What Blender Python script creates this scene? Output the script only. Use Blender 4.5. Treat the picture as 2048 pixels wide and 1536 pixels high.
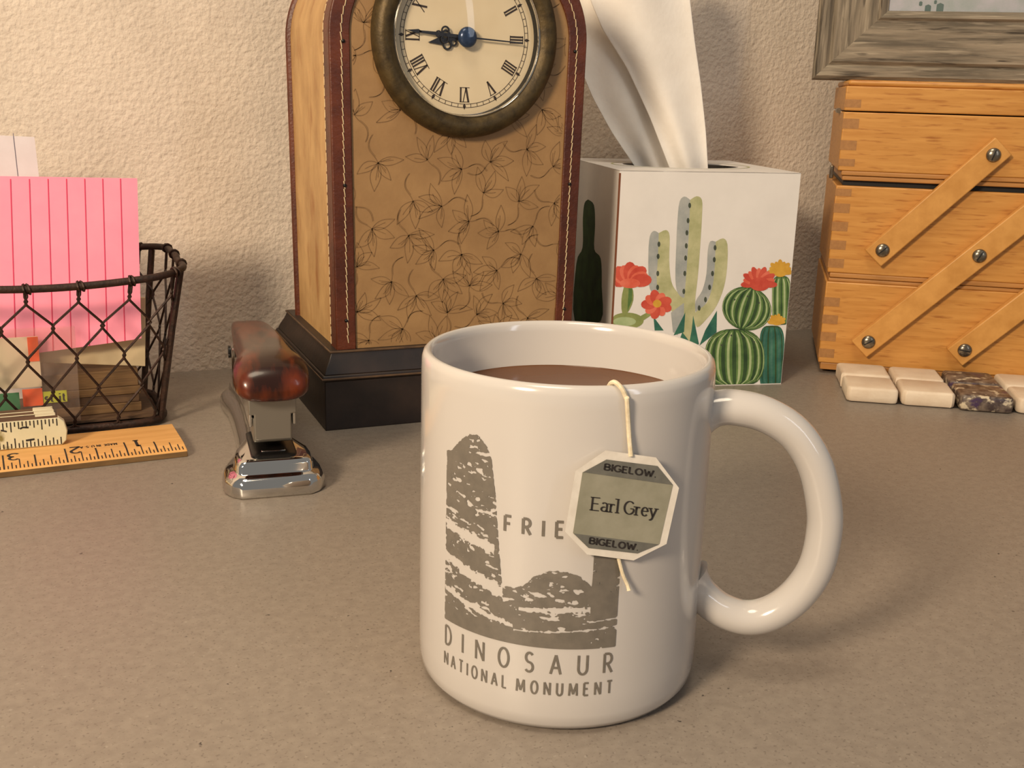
import bpy, math, random
import numpy as np
from mathutils import Vector, Matrix

# ------------------------------------------------------------------ clear
for o in list(bpy.data.objects): bpy.data.objects.remove(o, do_unlink=True)
scn = bpy.context.scene
COL = scn.collection
random.seed(7)
MM = 0.001

# ------------------------------------------------------------------ camera solve (millimetres, desk at z = 0)
F, PITCH, ROLL, CAMH = 2182.863, 0.261734, 0.029176, 165.612
WA = 0.40468                       # heading of the wall seen from the camera
_cp, _sp = math.cos(PITCH), math.sin(PITCH)
FWD = np.array([0, _cp, -_sp]); _u0 = np.array([0, _sp, _cp]); _r0 = np.array([1., 0, 0])
RGT = math.cos(ROLL)*_r0 + math.sin(ROLL)*_u0
UPV = -math.sin(ROLL)*_r0 + math.cos(ROLL)*_u0
CPOS = np.array([0, 0, CAMH])
def ray(x, y): return FWD + RGT*(x-1024)/F + UPV*(768-y)/F
def onz(x, y, z=0.):
    d = ray(x, y); return CPOS + d*(z-CAMH)/d[2]
def onplane(x, y, P0, n):
    d = ray(x, y); return CPOS + d*((P0-CPOS) @ n)/(d @ n)
class Frame:
    """upright local frame: u along the front, v away from the viewer, z up (mm)"""
    def __init__(s, x, y, a):
        s.x, s.y, s.a = x, y, a
        s.K = np.array([x, y, 0.]); s.d = np.array([math.cos(a), math.sin(a), 0]); s.n = np.array([-s.d[1], s.d[0], 0])
    def front(s, px, py, off=0.):
        q = onplane(px, py, s.K+s.n*off, s.n)-s.K; return (q @ s.d, q[2])
    def side(s, px, py, off=0.):
        q = onplane(px, py, s.K+s.d*off, s.d)-s.K; return (q @ s.n, q[2])
    def top(s, px, py, z=0.):
        q = onz(px, py, z)-s.K; return (q @ s.d, q @ s.n)
RW = Matrix.Rotation(-WA, 4, 'Z')   # turns camera-aligned millimetres so that the wall runs along world X
def W(x, y, z): return RW @ Vector((x*MM, y*MM, z*MM))

cam_d = bpy.data.cameras.new('camera'); cam = bpy.data.objects.new('camera', cam_d); COL.objects.link(cam)
cam_d.sensor_width = 36.0; cam_d.lens = F/2048*36.0; cam_d.clip_start = 0.005; cam_d.clip_end = 50
_m = Matrix(((RGT[0], UPV[0], -FWD[0], 0), (RGT[1], UPV[1], -FWD[1], 0), (RGT[2], UPV[2], -FWD[2], 0), (0, 0, 0, 1)))
cam.matrix_world = RW @ Matrix.Translation((0, 0, CAMH*MM)) @ _m
scn.camera = cam

# ------------------------------------------------------------------ world, lights, exposure
world = bpy.data.worlds.new('room_ambient'); scn.world = world; world.use_nodes = True
_bg = world.node_tree.nodes['Background']
_bg.inputs['Color'].default_value = (1.0, 0.95, 0.88, 1); _bg.inputs['Strength'].default_value = 0.25
def area(name, loc, target, size, energy, color, size_y=None):
    l = bpy.data.lights.new(name, 'AREA'); l.energy = energy; l.color = color
    l.shape = 'RECTANGLE' if size_y else 'DISK'; l.size = size
    if size_y: l.size_y = size_y
    o = bpy.data.objects.new(name, l); COL.objects.link(o)
    a, b = W(*loc), W(*target); o.location = a
    o.rotation_euler = (b-a).to_track_quat('-Z', 'Y').to_euler()
    return o
area('desk_lamp_light', (-500, -420, 540), (-20, 600, 120), 0.2, 12.6, (1.0, 0.79, 0.555))
area('ceiling_lamp_light', (-250, -100, 1700), (0, 550, 0), 0.6, 11.0, (1.0, 0.84, 0.62))
area('window_light', (800, -350, 560), (40, 430, 80), 0.09, 1.2, (0.84, 0.90, 1.0), 0.7)
scn.view_settings.view_transform = 'Standard'; scn.view_settings.look = 'None'
scn.view_settings.exposure = -0.06; scn.view_settings.gamma = 1.0; scn.view_settings.use_curve_mapping = False

# ------------------------------------------------------------------ materials
def lin(c):
    c = c/255.0
    return c/12.92 if c <= 0.04045 else ((c+0.055)/1.055)**2.4
def rgb(r, g, b): return (lin(r), lin(g), lin(b), 1)
def mat(name, c1, c2=None, scale=50, rough=0.5, metal=0.0, stretch=(1, 1, 1), bump=0.0, bscale=None, detail=4, pos=(0.35, 0.65), coat=0.0, spec=0.5, coords='Object', bdist=0.001, extra=None):
    """procedural material: noise mix of two colours with optional bump"""
    m = bpy.data.materials.new(name); m.use_nodes = True
    nt = m.node_tree; b = nt.nodes['Principled BSDF']
    b.inputs['Base Color'].default_value = c1; b.inputs['Roughness'].default_value = rough
    b.inputs['Metallic'].default_value = metal; b.inputs['Specular IOR Level'].default_value = spec
    b.inputs['Coat Weight'].default_value = coat; b.inputs['Coat Roughness'].default_value = 0.08
    tc = nt.nodes.new('ShaderNodeTexCoord'); mp = nt.nodes.new('ShaderNodeMapping'); mp.inputs['Scale'].default_value = stretch
    nt.links.new(tc.outputs[coords], mp.inputs['Vector'])
    m['_'] = 0
    if c2 is not None:
        n = nt.nodes.new('ShaderNodeTexNoise'); n.inputs['Scale'].default_value = scale; n.inputs['Detail'].default_value = detail
        n.inputs['Roughness'].default_value = 0.6
        nt.links.new(mp.outputs[0], n.inputs['Vector'])
        r = nt.nodes.new('ShaderNodeValToRGB'); r.color_ramp.elements[0].position = pos[0]; r.color_ramp.elements[1].position = pos[1]
        r.color_ramp.elements[0].color = c1; r.color_ramp.elements[1].color = c2
        nt.links.new(n.outputs['Fac'], r.inputs['Fac']); nt.links.new(r.outputs['Color'], b.inputs['Base Color'])
        m['ramp'] = r.name
    if bump:
        n2 = nt.nodes.new('ShaderNodeTexNoise'); n2.inputs['Scale'].default_value = bscale or scale; n2.inputs['Detail'].default_value = 5
        nt.links.new(mp.outputs[0], n2.inputs['Vector'])
        bp = nt.nodes.new('ShaderNodeBump'); bp.inputs['Strength'].default_value = bump; bp.inputs['Distance'].default_value = bdist
        nt.links.new(n2.outputs['Fac'], bp.inputs['Height']); nt.links.new(bp.outputs['Normal'], b.inputs['Normal'])
    del m['_']
    return m
def overlay(m, color, scale, lo, hi, stretch=(1, 1, 1), detail=2):
    """second colour laid over the base by a sharper noise (specks, veins)"""
    nt = m.node_tree; b = nt.nodes['Principled BSDF']
    tc = nt.nodes.new('ShaderNodeTexCoord'); mp = nt.nodes.new('ShaderNodeMapping'); mp.inputs['Scale'].default_value = stretch
    nt.links.new(tc.outputs['Object'], mp.inputs['Vector'])
    n = nt.nodes.new('ShaderNodeTexNoise'); n.inputs['Scale'].default_value = scale; n.inputs['Detail'].default_value = detail
    nt.links.new(mp.outputs[0], n.inputs['Vector'])
    r = nt.nodes.new('ShaderNodeMapRange'); r.inputs['From Min'].default_value = lo; r.inputs['From Max'].default_value = hi
    nt.links.new(n.outputs['Fac'], r.inputs['Value'])
    mx = nt.nodes.new('ShaderNodeMix'); mx.data_type = 'RGBA'
    nt.links.new(r.outputs['Result'], mx.inputs['Factor'])
    src = b.inputs['Base Color'].links[0].from_socket if b.inputs['Base Color'].links else None
    if src: nt.links.new(src, mx.inputs['A'])
    else: mx.inputs['A'].default_value = b.inputs['Base Color'].default_value
    mx.inputs['B'].default_value = color
    nt.links.new(mx.outputs['Result'], b.inputs['Base Color'])
    return m
def glass_mat(name, tint=(1, 1, 1, 1), rough=0.02, ior=1.45, haze=0.0, hazecol=(1, 1, 1, 1)):
    m = bpy.data.materials.new(name); m.use_nodes = True; nt = m.node_tree
    nt.nodes.remove(nt.nodes['Principled BSDF']); out = nt.nodes['Material Output']
    t = nt.nodes.new('ShaderNodeBsdfTransparent'); t.inputs[0].default_value = tint
    g = nt.nodes.new('ShaderNodeBsdfGlossy'); g.inputs['Roughness'].default_value = rough
    lw = nt.nodes.new('ShaderNodeLayerWeight'); lw.inputs['Blend'].default_value = 0.5
    pw = nt.nodes.new('ShaderNodeMath'); pw.operation = 'POWER'; pw.inputs[1].default_value = 4.0
    nt.links.new(lw.outputs['Facing'], pw.inputs[0])
    f = nt.nodes.new('ShaderNodeMath'); f.operation = 'MULTIPLY_ADD'; f.inputs[1].default_value = 0.5; f.inputs[2].default_value = ((ior-1)/(ior+1))**2
    nt.links.new(pw.outputs[0], f.inputs[0])
    mx = nt.nodes.new('ShaderNodeMixShader')
    nt.links.new(f.outputs[0], mx.inputs[0]); nt.links.new(t.outputs[0], mx.inputs[1]); nt.links.new(g.outputs[0], mx.inputs[2])
    last = mx
    if haze:
        d = nt.nodes.new('ShaderNodeBsdfDiffuse'); d.inputs[0].default_value = hazecol
        m2 = nt.nodes.new('ShaderNodeMixShader'); m2.inputs[0].default_value = haze
        nt.links.new(mx.outputs[0], m2.inputs[1]); nt.links.new(d.outputs[0], m2.inputs[2]); last = m2
    nt.links.new(last.outputs[0], out.inputs['Surface'])
    return m

M = {}
M['wall'] = mat('painted_orange_peel_plaster', rgb(210, 197, 182), rgb(220, 207, 192), 30, 0.85, bump=0.85, bscale=330, bdist=0.0013)
M['desk'] = mat('speckled_laminate', rgb(132, 122, 112), rgb(142, 132, 121), 260, 0.42, detail=3)
overlay(M['desk'], rgb(116, 106, 97), 900, 0.60, 0.68)
overlay(M['desk'], rgb(70, 64, 60), 330, 0.74, 0.77)
overlay(M['desk'], rgb(150, 141, 130), 640, 0.66, 0.74)
M['ceramic'] = mat('white_glazed_ceramic', rgb(192, 188, 185), rough=0.14, coat=0.4)
M['mugprint'] = mat('grey_mug_print', rgb(104, 99, 92), rgb(114, 108, 100), 300, 0.3)
M['tea'] = mat('black_tea', rgb(88, 52, 24), rgb(98, 60, 28), 20, 0.04, spec=0.5)
M['thread'] = mat('cotton_thread', rgb(226, 214, 188), rgb(208, 194, 164), 900, 0.9)
M['tagpaper'] = mat('tag_paper', rgb(228, 222, 212), rgb(218, 211, 200), 300, 0.8)
M['tagfield'] = mat('tag_green_grey', rgb(138, 136, 118), rgb(152, 149, 132), 130, 0.75)
M['tagband'] = mat('tag_dark_band', rgb(98, 98, 92), rgb(110, 109, 102), 300, 0.75)
M['ink'] = mat('black_ink', rgb(32, 28, 28), rgb(44, 38, 36), 500, 0.7)
M['woodblack'] = mat('black_stained_wood', rgb(28, 20, 16), rgb(46, 33, 26), 45, 0.48, bump=0.1, bscale=300)
M['edgewear'] = mat('brown_edge_wear', rgb(72, 54, 40), rgb(98, 74, 50), 120, 0.5)
M['leather'] = mat('oxblood_leather', rgb(70, 30, 15), rgb(98, 46, 23), 60, 0.42, bump=0.25, bscale=700)
M['golden'] = mat('gilded_tan_leather', rgb(170, 132, 84), rgb(200, 162, 108), 60, 0.5, stretch=(1, 1, 0.5), bump=0.2, bscale=500, detail=6)
overlay(M['golden'], rgb(150, 98, 50), 90, 0.55, 0.75, (1, 1, 0.35), 5)
M['clockpanel'] = mat('tan_embossed_paper', rgb(148, 114, 74), rgb(162, 127, 84), 45, 0.55, detail=6, bump=0.08, bscale=600)
M['leafline'] = mat('leaf_line_brown', rgb(118, 88, 55), rgb(134, 102, 65), 200, 0.6)
M['stitch'] = mat('cream_stitching', rgb(212, 192, 156), rgb(190, 168, 130), 600, 0.8)
M['bronze'] = mat('antique_bronze', rgb(58, 47, 28), rgb(88, 72, 42), 150, 0.5, metal=0.45, bump=0.25, bscale=420, detail=6)
M['blackgap'] = mat('black_recess', rgb(16, 14, 13), rough=0.5)
M['chrome'] = mat('chrome', rgb(214, 212, 208), rough=0.06, metal=1.0)
M['dial'] = mat('ivory_dial', rgb(216, 198, 164), rgb(224, 208, 176), 30, 0.5)
M['dialink'] = mat('dial_print', rgb(52, 40, 34), rough=0.6)
M['hand'] = mat('black_clock_hand', rgb(20, 17, 20), rough=0.35)
M['hub'] = mat('blue_steel_hub', rgb(34, 52, 82), rgb(46, 66, 98), 400, 0.25, metal=0.3)
M['glass'] = glass_mat('clear_glass', ior=1.4)
M['carton'] = mat('white_carton', rgb(226, 222, 218), rgb(232, 228, 224), 40, 0.55)
M['cartonedge'] = mat('brown_carton_edge', rgb(120, 70, 44), rough=0.8)
M['tissue'] = mat('tissue_paper', rgb(246, 241, 234), rgb(240, 234, 226), 60, 0.9, bump=0.15, bscale=400)
M['beech'] = mat('varnished_beech', rgb(190, 132, 62), rgb(206, 150, 78), 100, 0.4, stretch=(0.25, 1.5, 3.5), detail=6)
overlay(M['beech'], rgb(164, 104, 44), 260, 0.56, 0.72, (0.25, 1, 2.4), 3)
M['beecharm'] = mat('varnished_beech_arm', rgb(194, 138, 68), rgb(212, 156, 84), 90, 0.4, stretch=(1, 1, 1), detail=5)
M['endgrain'] = mat('end_grain', rgb(156, 110, 62), rgb(170, 122, 70), 400, 0.5)
M['beechdark'] = mat('dark_beech_moulding', rgb(172, 120, 64), rgb(188, 134, 74), 80, 0.4, stretch=(0.5, 2, 5))  # slightly darker beech for the trim strips and base board
M['screw'] = mat('steel_screw', rgb(120, 112, 100), rgb(150, 140, 124), 300, 0.25, metal=0.9)
M['driftwood'] = mat('weathered_grey_wood', rgb(92, 84, 72), rgb(146, 134, 116), 110, 0.8, stretch=(0.16, 2, 2), bump=0.8, bscale=160, detail=8)
overlay(M['driftwood'], rgb(64, 56, 46), 130, 0.58, 0.7, (0.16, 2, 2), 6)
overlay(M['driftwood'], rgb(172, 160, 140), 420, 0.56, 0.74, (0.07, 1, 1), 5)
overlay(M['driftwood'], rgb(58, 50, 42), 300, 0.62, 0.7, (0.1, 1, 1), 6)
M['driftwood_v'] = mat('weathered_grey_wood_upright', rgb(92, 84, 72), rgb(146, 134, 116), 110, 0.8, stretch=(2, 2, 0.16), bump=0.8, bscale=160, detail=8)
overlay(M['driftwood_v'], rgb(64, 56, 46), 130, 0.58, 0.7, (2, 2, 0.16), 6)
overlay(M['driftwood_v'], rgb(172, 160, 140), 420, 0.56, 0.74, (1, 1, 0.07), 5)
overlay(M['driftwood_v'], rgb(58, 50, 42), 300, 0.62, 0.7, (1, 1, 0.1), 6)
M['picture'] = mat('pale_blue_picture', rgb(150, 160, 160), rgb(178, 176, 186), 60, 0.6, detail=8)
M['stone'] = mat('cream_tumbled_stone', rgb(214, 194, 170), rgb(226, 210, 188), 60, 0.5, bump=0.15, bscale=500)
M['darkstone'] = mat('mottled_dark_stone', rgb(72, 60, 58), rgb(124, 110, 98), 180, 0.35, detail=6, pos=(0.42, 0.6))
overlay(M['darkstone'], rgb(206, 192, 166), 190, 0.55, 0.62, (1, 1, 1.6), 4)
overlay(M['darkstone'], rgb(70, 52, 82), 120, 0.6, 0.7, (1, 1, 2), 3)
M['tortoise'] = mat('tortoiseshell_plastic', rgb(38, 16, 9), rgb(98, 40, 17), 45, 0.26, stretch=(1.6, 0.4, 0.6), coat=0.2, pos=(0.42, 0.58), spec=0.35)
M['steelgrey'] = mat('satin_steel', rgb(150, 145, 136), rough=0.35, metal=0.75)
M['blackmetal'] = mat('black_metal', rgb(22, 20, 20), rough=0.3, metal=0.3)
M['wire'] = mat('rusty_black_wire', rgb(36, 24, 19), rgb(62, 40, 30), 300, 0.55, metal=0.35, bump=0.3, bscale=900)
M['rustwire'] = mat('rusty_brown_wire', rgb(104, 66, 44), rgb(132, 88, 62), 200, 0.6, bump=0.3, bscale=900)
M['pink'] = mat('neon_pink_paper', rgb(255, 152, 180), rgb(255, 160, 186), 40, 0.8)
M['pinkline'] = mat('pink_rule_line', rgb(226, 62, 104), rough=0.8)
M['whitepaper'] = mat('white_paper', rgb(226, 222, 226), rgb(220, 215, 218), 80, 0.85)
M['blueline'] = mat('grey_blue_rule', rgb(120, 118, 132), rough=0.8)
M['creampaper'] = mat('cream_paper', rgb(212, 196, 160), rgb(204, 186, 150), 60, 0.85)
M['brownbox'] = mat('brown_pad_stack', rgb(96, 72, 46), rgb(122, 94, 60), 220, 0.7, stretch=(0.2, 0.2, 4), detail=5)
M['clearplastic'] = glass_mat('clear_plastic', (0.97, 0.95, 0.93, 1), 0.1, 1.4, 0.08, rgb(220, 200, 190))
M['orange'] = mat('orange_flag', rgb(236, 84, 26), rgb(240, 104, 48), 60, 0.6)
M['green'] = mat('green_flag', rgb(24, 112, 70), rgb(32, 128, 80), 60, 0.6)
M['paleflag'] = mat('pale_flag', rgb(222, 198, 174), rgb(206, 196, 168), 30, 0.7)
M['yellowgreen'] = mat('yellow_green_label', rgb(176, 184, 40), rgb(190, 196, 56), 60, 0.6)
M['rulerwood'] = mat('ruler_wood', rgb(206, 154, 88), rgb(222, 172, 106), 60, 0.5, stretch=(0.5, 4, 4), detail=5)
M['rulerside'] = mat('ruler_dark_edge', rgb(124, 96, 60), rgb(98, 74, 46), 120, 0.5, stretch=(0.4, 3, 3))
M['rulepaint'] = mat('worn_cream_paint', rgb(206, 200, 168), rgb(218, 212, 184), 60, 0.6, detail=6)
overlay(M['rulepaint'], rgb(128, 116, 66), 95, 0.62, 0.70, (1, 1, 1), 6)
M['ruleedge'] = mat('worn_brown_wood', rgb(78, 58, 44), rgb(104, 80, 58), 120, 0.6, stretch=(0.4, 3, 3))

# ------------------------------------------------------------------ mesh builder (input millimetres)
def rot2(x, y, a): c, s = math.cos(a), math.sin(a); return x*c-y*s, x*s+y*c
class MB:
    def __init__(s): s.v = []; s.f = []; s.mi = []; s.cur = 0
    def add(s, vs, fs):
        o = len(s.v); s.v += [tuple(map(float, p)) for p in vs]
        for f in fs: s.f.append(tuple(i+o for i in f)); s.mi.append(s.cur)
    def box(s, x0, x1, y0, y1, z0, z1):
        s.add([(x0, y0, z0), (x1, y0, z0), (x1, y1, z0), (x0, y1, z0), (x0, y0, z1), (x1, y0, z1), (x1, y1, z1), (x0, y1, z1)],
              [(3, 2, 1, 0), (4, 5, 6, 7), (0, 1, 5, 4), (1, 2, 6, 5), (2, 3, 7, 6), (3, 0, 4, 7)])
    def prism(s, pts, lo, hi, axis='z'):
        """extrude a 2-D outline (counter-clockwise) along an axis"""
        n = len(pts)
        def P(a, b, c): return {'z': (a, b, c), 'y': (a, c, b), 'x': (c, a, b)}[axis]
        vs = [P(a, b, lo) for a, b in pts]+[P(a, b, hi) for a, b in pts]
        fs = [tuple(reversed(range(n))), tuple(range(n, 2*n))]+[(i, (i+1) % n, n+(i+1) % n, n+i) for i in range(n)]
        if axis == 'y': fs = [tuple(reversed(f)) for f in fs]
        s.add(vs, fs)
    def rings(s, rings, cap0=True, cap1=True, closed=True):
        """loft a list of equal-length rings"""
        n = len(rings[0]); vs = [p for r in rings for p in r]; fs = []
        for k in range(len(rings)-1):
            for i in range(n if closed else n-1):
                j = (i+1) % n; fs.append((k*n+i, k*n+j, (k+1)*n+j, (k+1)*n+i))
        if cap0: fs.append(tuple(reversed(range(n))))
        if cap1: fs.append(tuple(range((len(rings)-1)*n, len(rings)*n)))
        s.add(vs, fs)
    def lathe(s, prof, n=64, c=(0, 0, 0), axis='z', caps=True):
        """prof: list of (r, h)"""
        R = []
        for r, h in prof:
            ring = []
            for i in range(n):
                a = 2*math.pi*i/n; x, y = r*math.cos(a), r*math.sin(a)
                ring.append((c[0]+x, c[1]+y, c[2]+h) if axis == 'z' else (c[0]+x, c[1]-h, c[2]+y))
            R.append(ring)
        s.rings(R, caps and prof[0][0] > 0.02, caps and prof[-1][0] > 0.02)
    def tube(s, path, r, n=8, closed=False, caps=True):
        P = [Vector(p) for p in path]; m = len(P); rr = r if hasattr(r, '__len__') else [r]*m
        R = []; up = None
        for i in range(m):
            if closed: t = P[(i+1) % m]-P[i-1]
            else: t = P[min(i+1, m-1)]-P[max(i-1, 0)]
            t.normalize()
            if up is None:
                up = Vector((0, 0, 1)) if abs(t.z) < 0.9 else Vector((1, 0, 0))
            up = (up-t*up.dot(t)).normalized(); b = t.cross(up)
            R.append([tuple(P[i]+(up*math.cos(2*math.pi*k/n)+b*math.sin(2*math.pi*k/n))*rr[i]) for k in range(n)])
        if closed:
            R.append(R[0]); s.rings(R, False, False)
        else: s.rings(R, caps, caps)
    def sphere(s, c, r, n=16, m=10, sc=(1, 1, 1)):
        prof = [(math.sin(math.pi*k/m), -math.cos(math.pi*k/m)) for k in range(m+1)]
        R = [[(c[0]+r*sc[0]*max(p, 1e-4)*math.cos(2*math.pi*i/n), c[1]+r*sc[1]*max(p, 1e-4)*math.sin(2*math.pi*i/n), c[2]+r*sc[2]*h) for i in range(n)] for p, h in prof]
        s.rings(R)
    def poly(s, pts, mp=lambda a, b: (a, b, 0)):
        s.add([mp(a, b) for a, b in pts], [tuple(range(len(pts)))])
    def stroke(s, pts, w, mp, wf=None):
        """flat ribbon along a 2-D polyline, width w (or wf(direction))"""
        if len(pts) < 2: return
        for i in range(1, len(pts)-1):           # sharp corners: two separate ribbons
            ax, ay = pts[i][0]-pts[i-1][0], pts[i][1]-pts[i-1][1]; bx_, by_ = pts[i+1][0]-pts[i][0], pts[i+1][1]-pts[i][1]
            if ax*bx_+ay*by_ < .55*math.hypot(ax, ay)*math.hypot(bx_, by_):
                s.stroke(pts[:i+1], w, mp, wf); s.stroke(pts[i:], w, mp, wf); return
        L = []
        for i, p in enumerate(pts):
            a = pts[max(i-1, 0)]; b = pts[min(i+1, len(pts)-1)]
            dx, dy = b[0]-a[0], b[1]-a[1]; l = math.hypot(dx, dy) or 1
            dx, dy = dx/l, dy/l; h = (wf(dx, dy) if wf else w)/2
            L.append((mp(p[0]-dy*h, p[1]+dx*h), mp(p[0]+dy*h, p[1]-dx*h)))
        vs = [q for a in L for q in a]
        s.add(vs, [(2*i, 2*i+1, 2*i+3, 2*i+2) for i in range(len(L)-1)])
    def build(s, name, mats, parent=None, smooth=False, bevel=0, bseg=2, sharp=40, sub=0):
        me = bpy.data.meshes.new(name); me.from_pydata([(a*MM, b*MM, c*MM) for a, b, c in s.v], [], s.f)
        mats = mats if isinstance(mats, (list, tuple)) else [mats]
        for k in mats: me.materials.append(M[k] if isinstance(k, str) else k)
        if len(mats) > 1: me.polygons.foreach_set('material_index', s.mi)
        me.validate(); me.update()
        o = bpy.data.objects.new(name, me); COL.objects.link(o)
        if parent: o.parent = parent
        if bevel:
            b = o.modifiers.new('bevel', 'BEVEL'); b.width = bevel*MM; b.segments = bseg; b.limit_method = 'ANGLE'; b.angle_limit = math.radians(35)
        if sub:
            q = o.modifiers.new('subdivision', 'SUBSURF'); q.levels = q.render_levels = sub
        if smooth or bevel or sub:
            me.polygons.foreach_set('use_smooth', [True]*len(me.polygons))
            if not sub: me.set_sharp_from_angle(angle=math.radians(sharp))
        return o
def thing(name, label, cat, fr, group=None):
    o = bpy.data.objects.new(name, None); COL.objects.link(o); o.empty_display_size = 0.02
    o.location = W(fr.x, fr.y, getattr(fr, 'z', 0)); o.rotation_euler = (0, 0, fr.a-WA)
    return tag(o, label, cat, group)
def tag(o, label, cat, group=None):
    o['label'] = label; o['category'] = cat
    if group: o['group'] = group
    return o
def place(o, fr, z=0): o.location = W(fr.x, fr.y, z); o.rotation_euler = (0, 0, fr.a-WA); return o
def rrect(u0, u1, v0, v1, r, n=6):
    pts = []
    for cx, cy, a0 in ((u1-r, v0+r, -90), (u1-r, v1-r, 0), (u0+r, v1-r, 90), (u0+r, v0+r, 180)):
        for k in range(n+1):
            a = math.radians(a0+90*k/n); pts.append((cx+r*math.cos(a), cy+r*math.sin(a)))
    return pts
def noise2(seed):
    rng = np.random.RandomState(seed); G = rng.rand(64, 64)
    def f(x, y):
        xi, yi = int(math.floor(x)), int(math.floor(y)); a, b = x-xi, y-yi
        a = a*a*(3-2*a); b = b*b*(3-2*b)
        g = lambda i, j: G[i % 64, j % 64]
        return (g(xi, yi)*(1-a)+g(xi+1, yi)*a)*(1-b)+(g(xi, yi+1)*(1-a)+g(xi+1, yi+1)*a)*b
    return lambda x, y: 0.5*f(x, y)+0.28*f(2.1*x+7, 2.1*y+3)+0.22*f(4.3*x+1, 4.3*y+9)

# ------------------------------------------------------------------ stroke lettering (cap height 1)
def arc(cx, cy, rx, ry, a0, a1, n=10):
    return [(cx+rx*math.cos(math.radians(a0+(a1-a0)*k/n)), cy+ry*math.sin(math.radians(a0+(a1-a0)*k/n))) for k in range(n+1)]
GL = {
 'A': (.66, [[(0, 0), (.33, 1), (.66, 0)], [(.12, .33), (.54, .33)]]),
 'B': (.55, [[(0, 0), (0, 1)], [(0, 1), (.25, 1)]+arc(.25, .76, .24, .24, 90, -90)+[(0, .52)], [(0, .52), (.27, .52)]+arc(.27, .26, .27, .26, 90, -90)+[(0, 0)]]),
 'D': (.58, [[(0, 0), (0, 1)], [(0, 1), (.18, 1)]+arc(.18, .5, .4, .5, 90, -90, 16)+[(0, 0)]]),
 'E': (.48, [[(0, 0), (0, 1)], [(0, 1), (.48, 1)], [(0, .53), (.4, .53)], [(0, 0), (.48, 0)]]),
 'F': (.46, [[(0, 0), (0, 1)], [(0, 1), (.46, 1)], [(0, .52), (.38, .52)]]),
 'G': (.66, [arc(.36, .5, .36, .5, 45, 330, 20)+[(.67, .42)], [(.42, .44), (.68, .44)]]),
 'I': (.02, [[(.01, 0), (.01, 1)]]),
 'L': (.44, [[(0, 1), (0, 0)], [(0, 0), (.44, 0)]]),
 'M': (.86, [[(0, 0), (.06, 1), (.43, .12), (.8, 1), (.86, 0)]]),
 'N': (.6, [[(0, 0), (0, 1)], [(0, 1), (.6, 0)], [(.6, 0), (.6, 1)]]),
 'O': (.7, [arc(.35, .5, .35, .5, 90, 450, 24)]),
 'R': (.54, [[(0, 0), (0, 1)], [(0, 1), (.24, 1)]+arc(.24, .74, .26, .26, 90, -90)+[(0, .48)], [(.22, .48), (.54, 0)]]),
 'S': (.52, [arc(.27, .75, .24, .25, 35, 270, 12)+arc(.25, .25, .26, .25, 90, -145, 12)]),
 'T': (.56, [[(0, 1), (.56, 1)], [(.28, 1), (.28, 0)]]),
 'U': (.58, [[(0, 1), (0, .3)]+arc(.29, .3, .29, .3, 180, 360, 12)+[(.58, 1)]]),
 'V': (.62, [[(0, 1), (.31, 0), (.62, 1)]]),
 'W': (.9, [[(0, 1), (.22, 0), (.45, .85), (.68, 0), (.9, 1)]]),
 'X': (.6, [[(0, 0), (.6, 1)], [(0, 1), (.6, 0)]]),
 'a': (.42, [arc(.2, .5, .17, .17, 150, 0, 8)+[(.37, .06), (.44, 0)], arc(.2, .17, .19, .17, 70, 300, 12)+[(.37, .14)]]),
 'e': (.44, [[(.02, .36), (.42, .36)]+arc(.22, .33, .21, .33, 10, 320, 16)]),
 'r': (.32, [[(.06, 0), (.06, .62)], [(.06, .42)]+arc(.22, .42, .15, .2, 160, 50, 6)]),
 'l': (.12, [[(.06, 0), (.06, 1.06)]]),
 'y': (.46, [[(.02, .64), (.24, 0)], [(.46, .64), (.2, -.16), (.1, -.28), (0, -.26)]]),
 's': (.34, [arc(.17, .48, .15, .15, 35, 270, 8)+arc(.17, .17, .16, .17, 90, -145, 8)]),
 't': (.28, [[(.12, .9), (.12, .1), (.2, 0), (.28, .04)], [(0, .64), (.28, .64)]]),
 'i': (.08, [[(.04, 0), (.04, .64)], [(.04, .84), (.04, .96)]]),
 '-': (.24, [[(0, .36), (.24, .36)]]), '.': (.08, [[(0, .04), (.09, .04)]]), ' ': (.3, []),
 '1': (.2, [[(.0, .8), (.14, 1), (.14, 0)], [(0, 0), (.28, 0)]]),
 '2': (.5, [arc(.25, .73, .23, .27, 160, -35, 10)+[(.02, .02)], [(.0, .02), (.5, .02)]]),
 '3': (.5, [arc(.24, .75, .22, .25, 150, -90, 10), arc(.24, .26, .25, .26, 90, -150, 10)]),
}
SERIF = {'E': [(0, 0), (0, 1)], 'a': [(.42, 0)], 'r': [(.06, 0), (.0, .62)], 'l': [(.06, 0), (.0, 1.06)], 'I': [(.01, 0), (.01, 1)], 'B': [], 'L': [(0, 1)], 'y': [(.02, .64), (.46, .64)], 'V': [(0, 1), (.62, 1)],
         'X': [(0, 0), (.6, 1), (0, 1), (.6, 0)], 'W': [(0, 1), (.9, 1)]}
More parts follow.
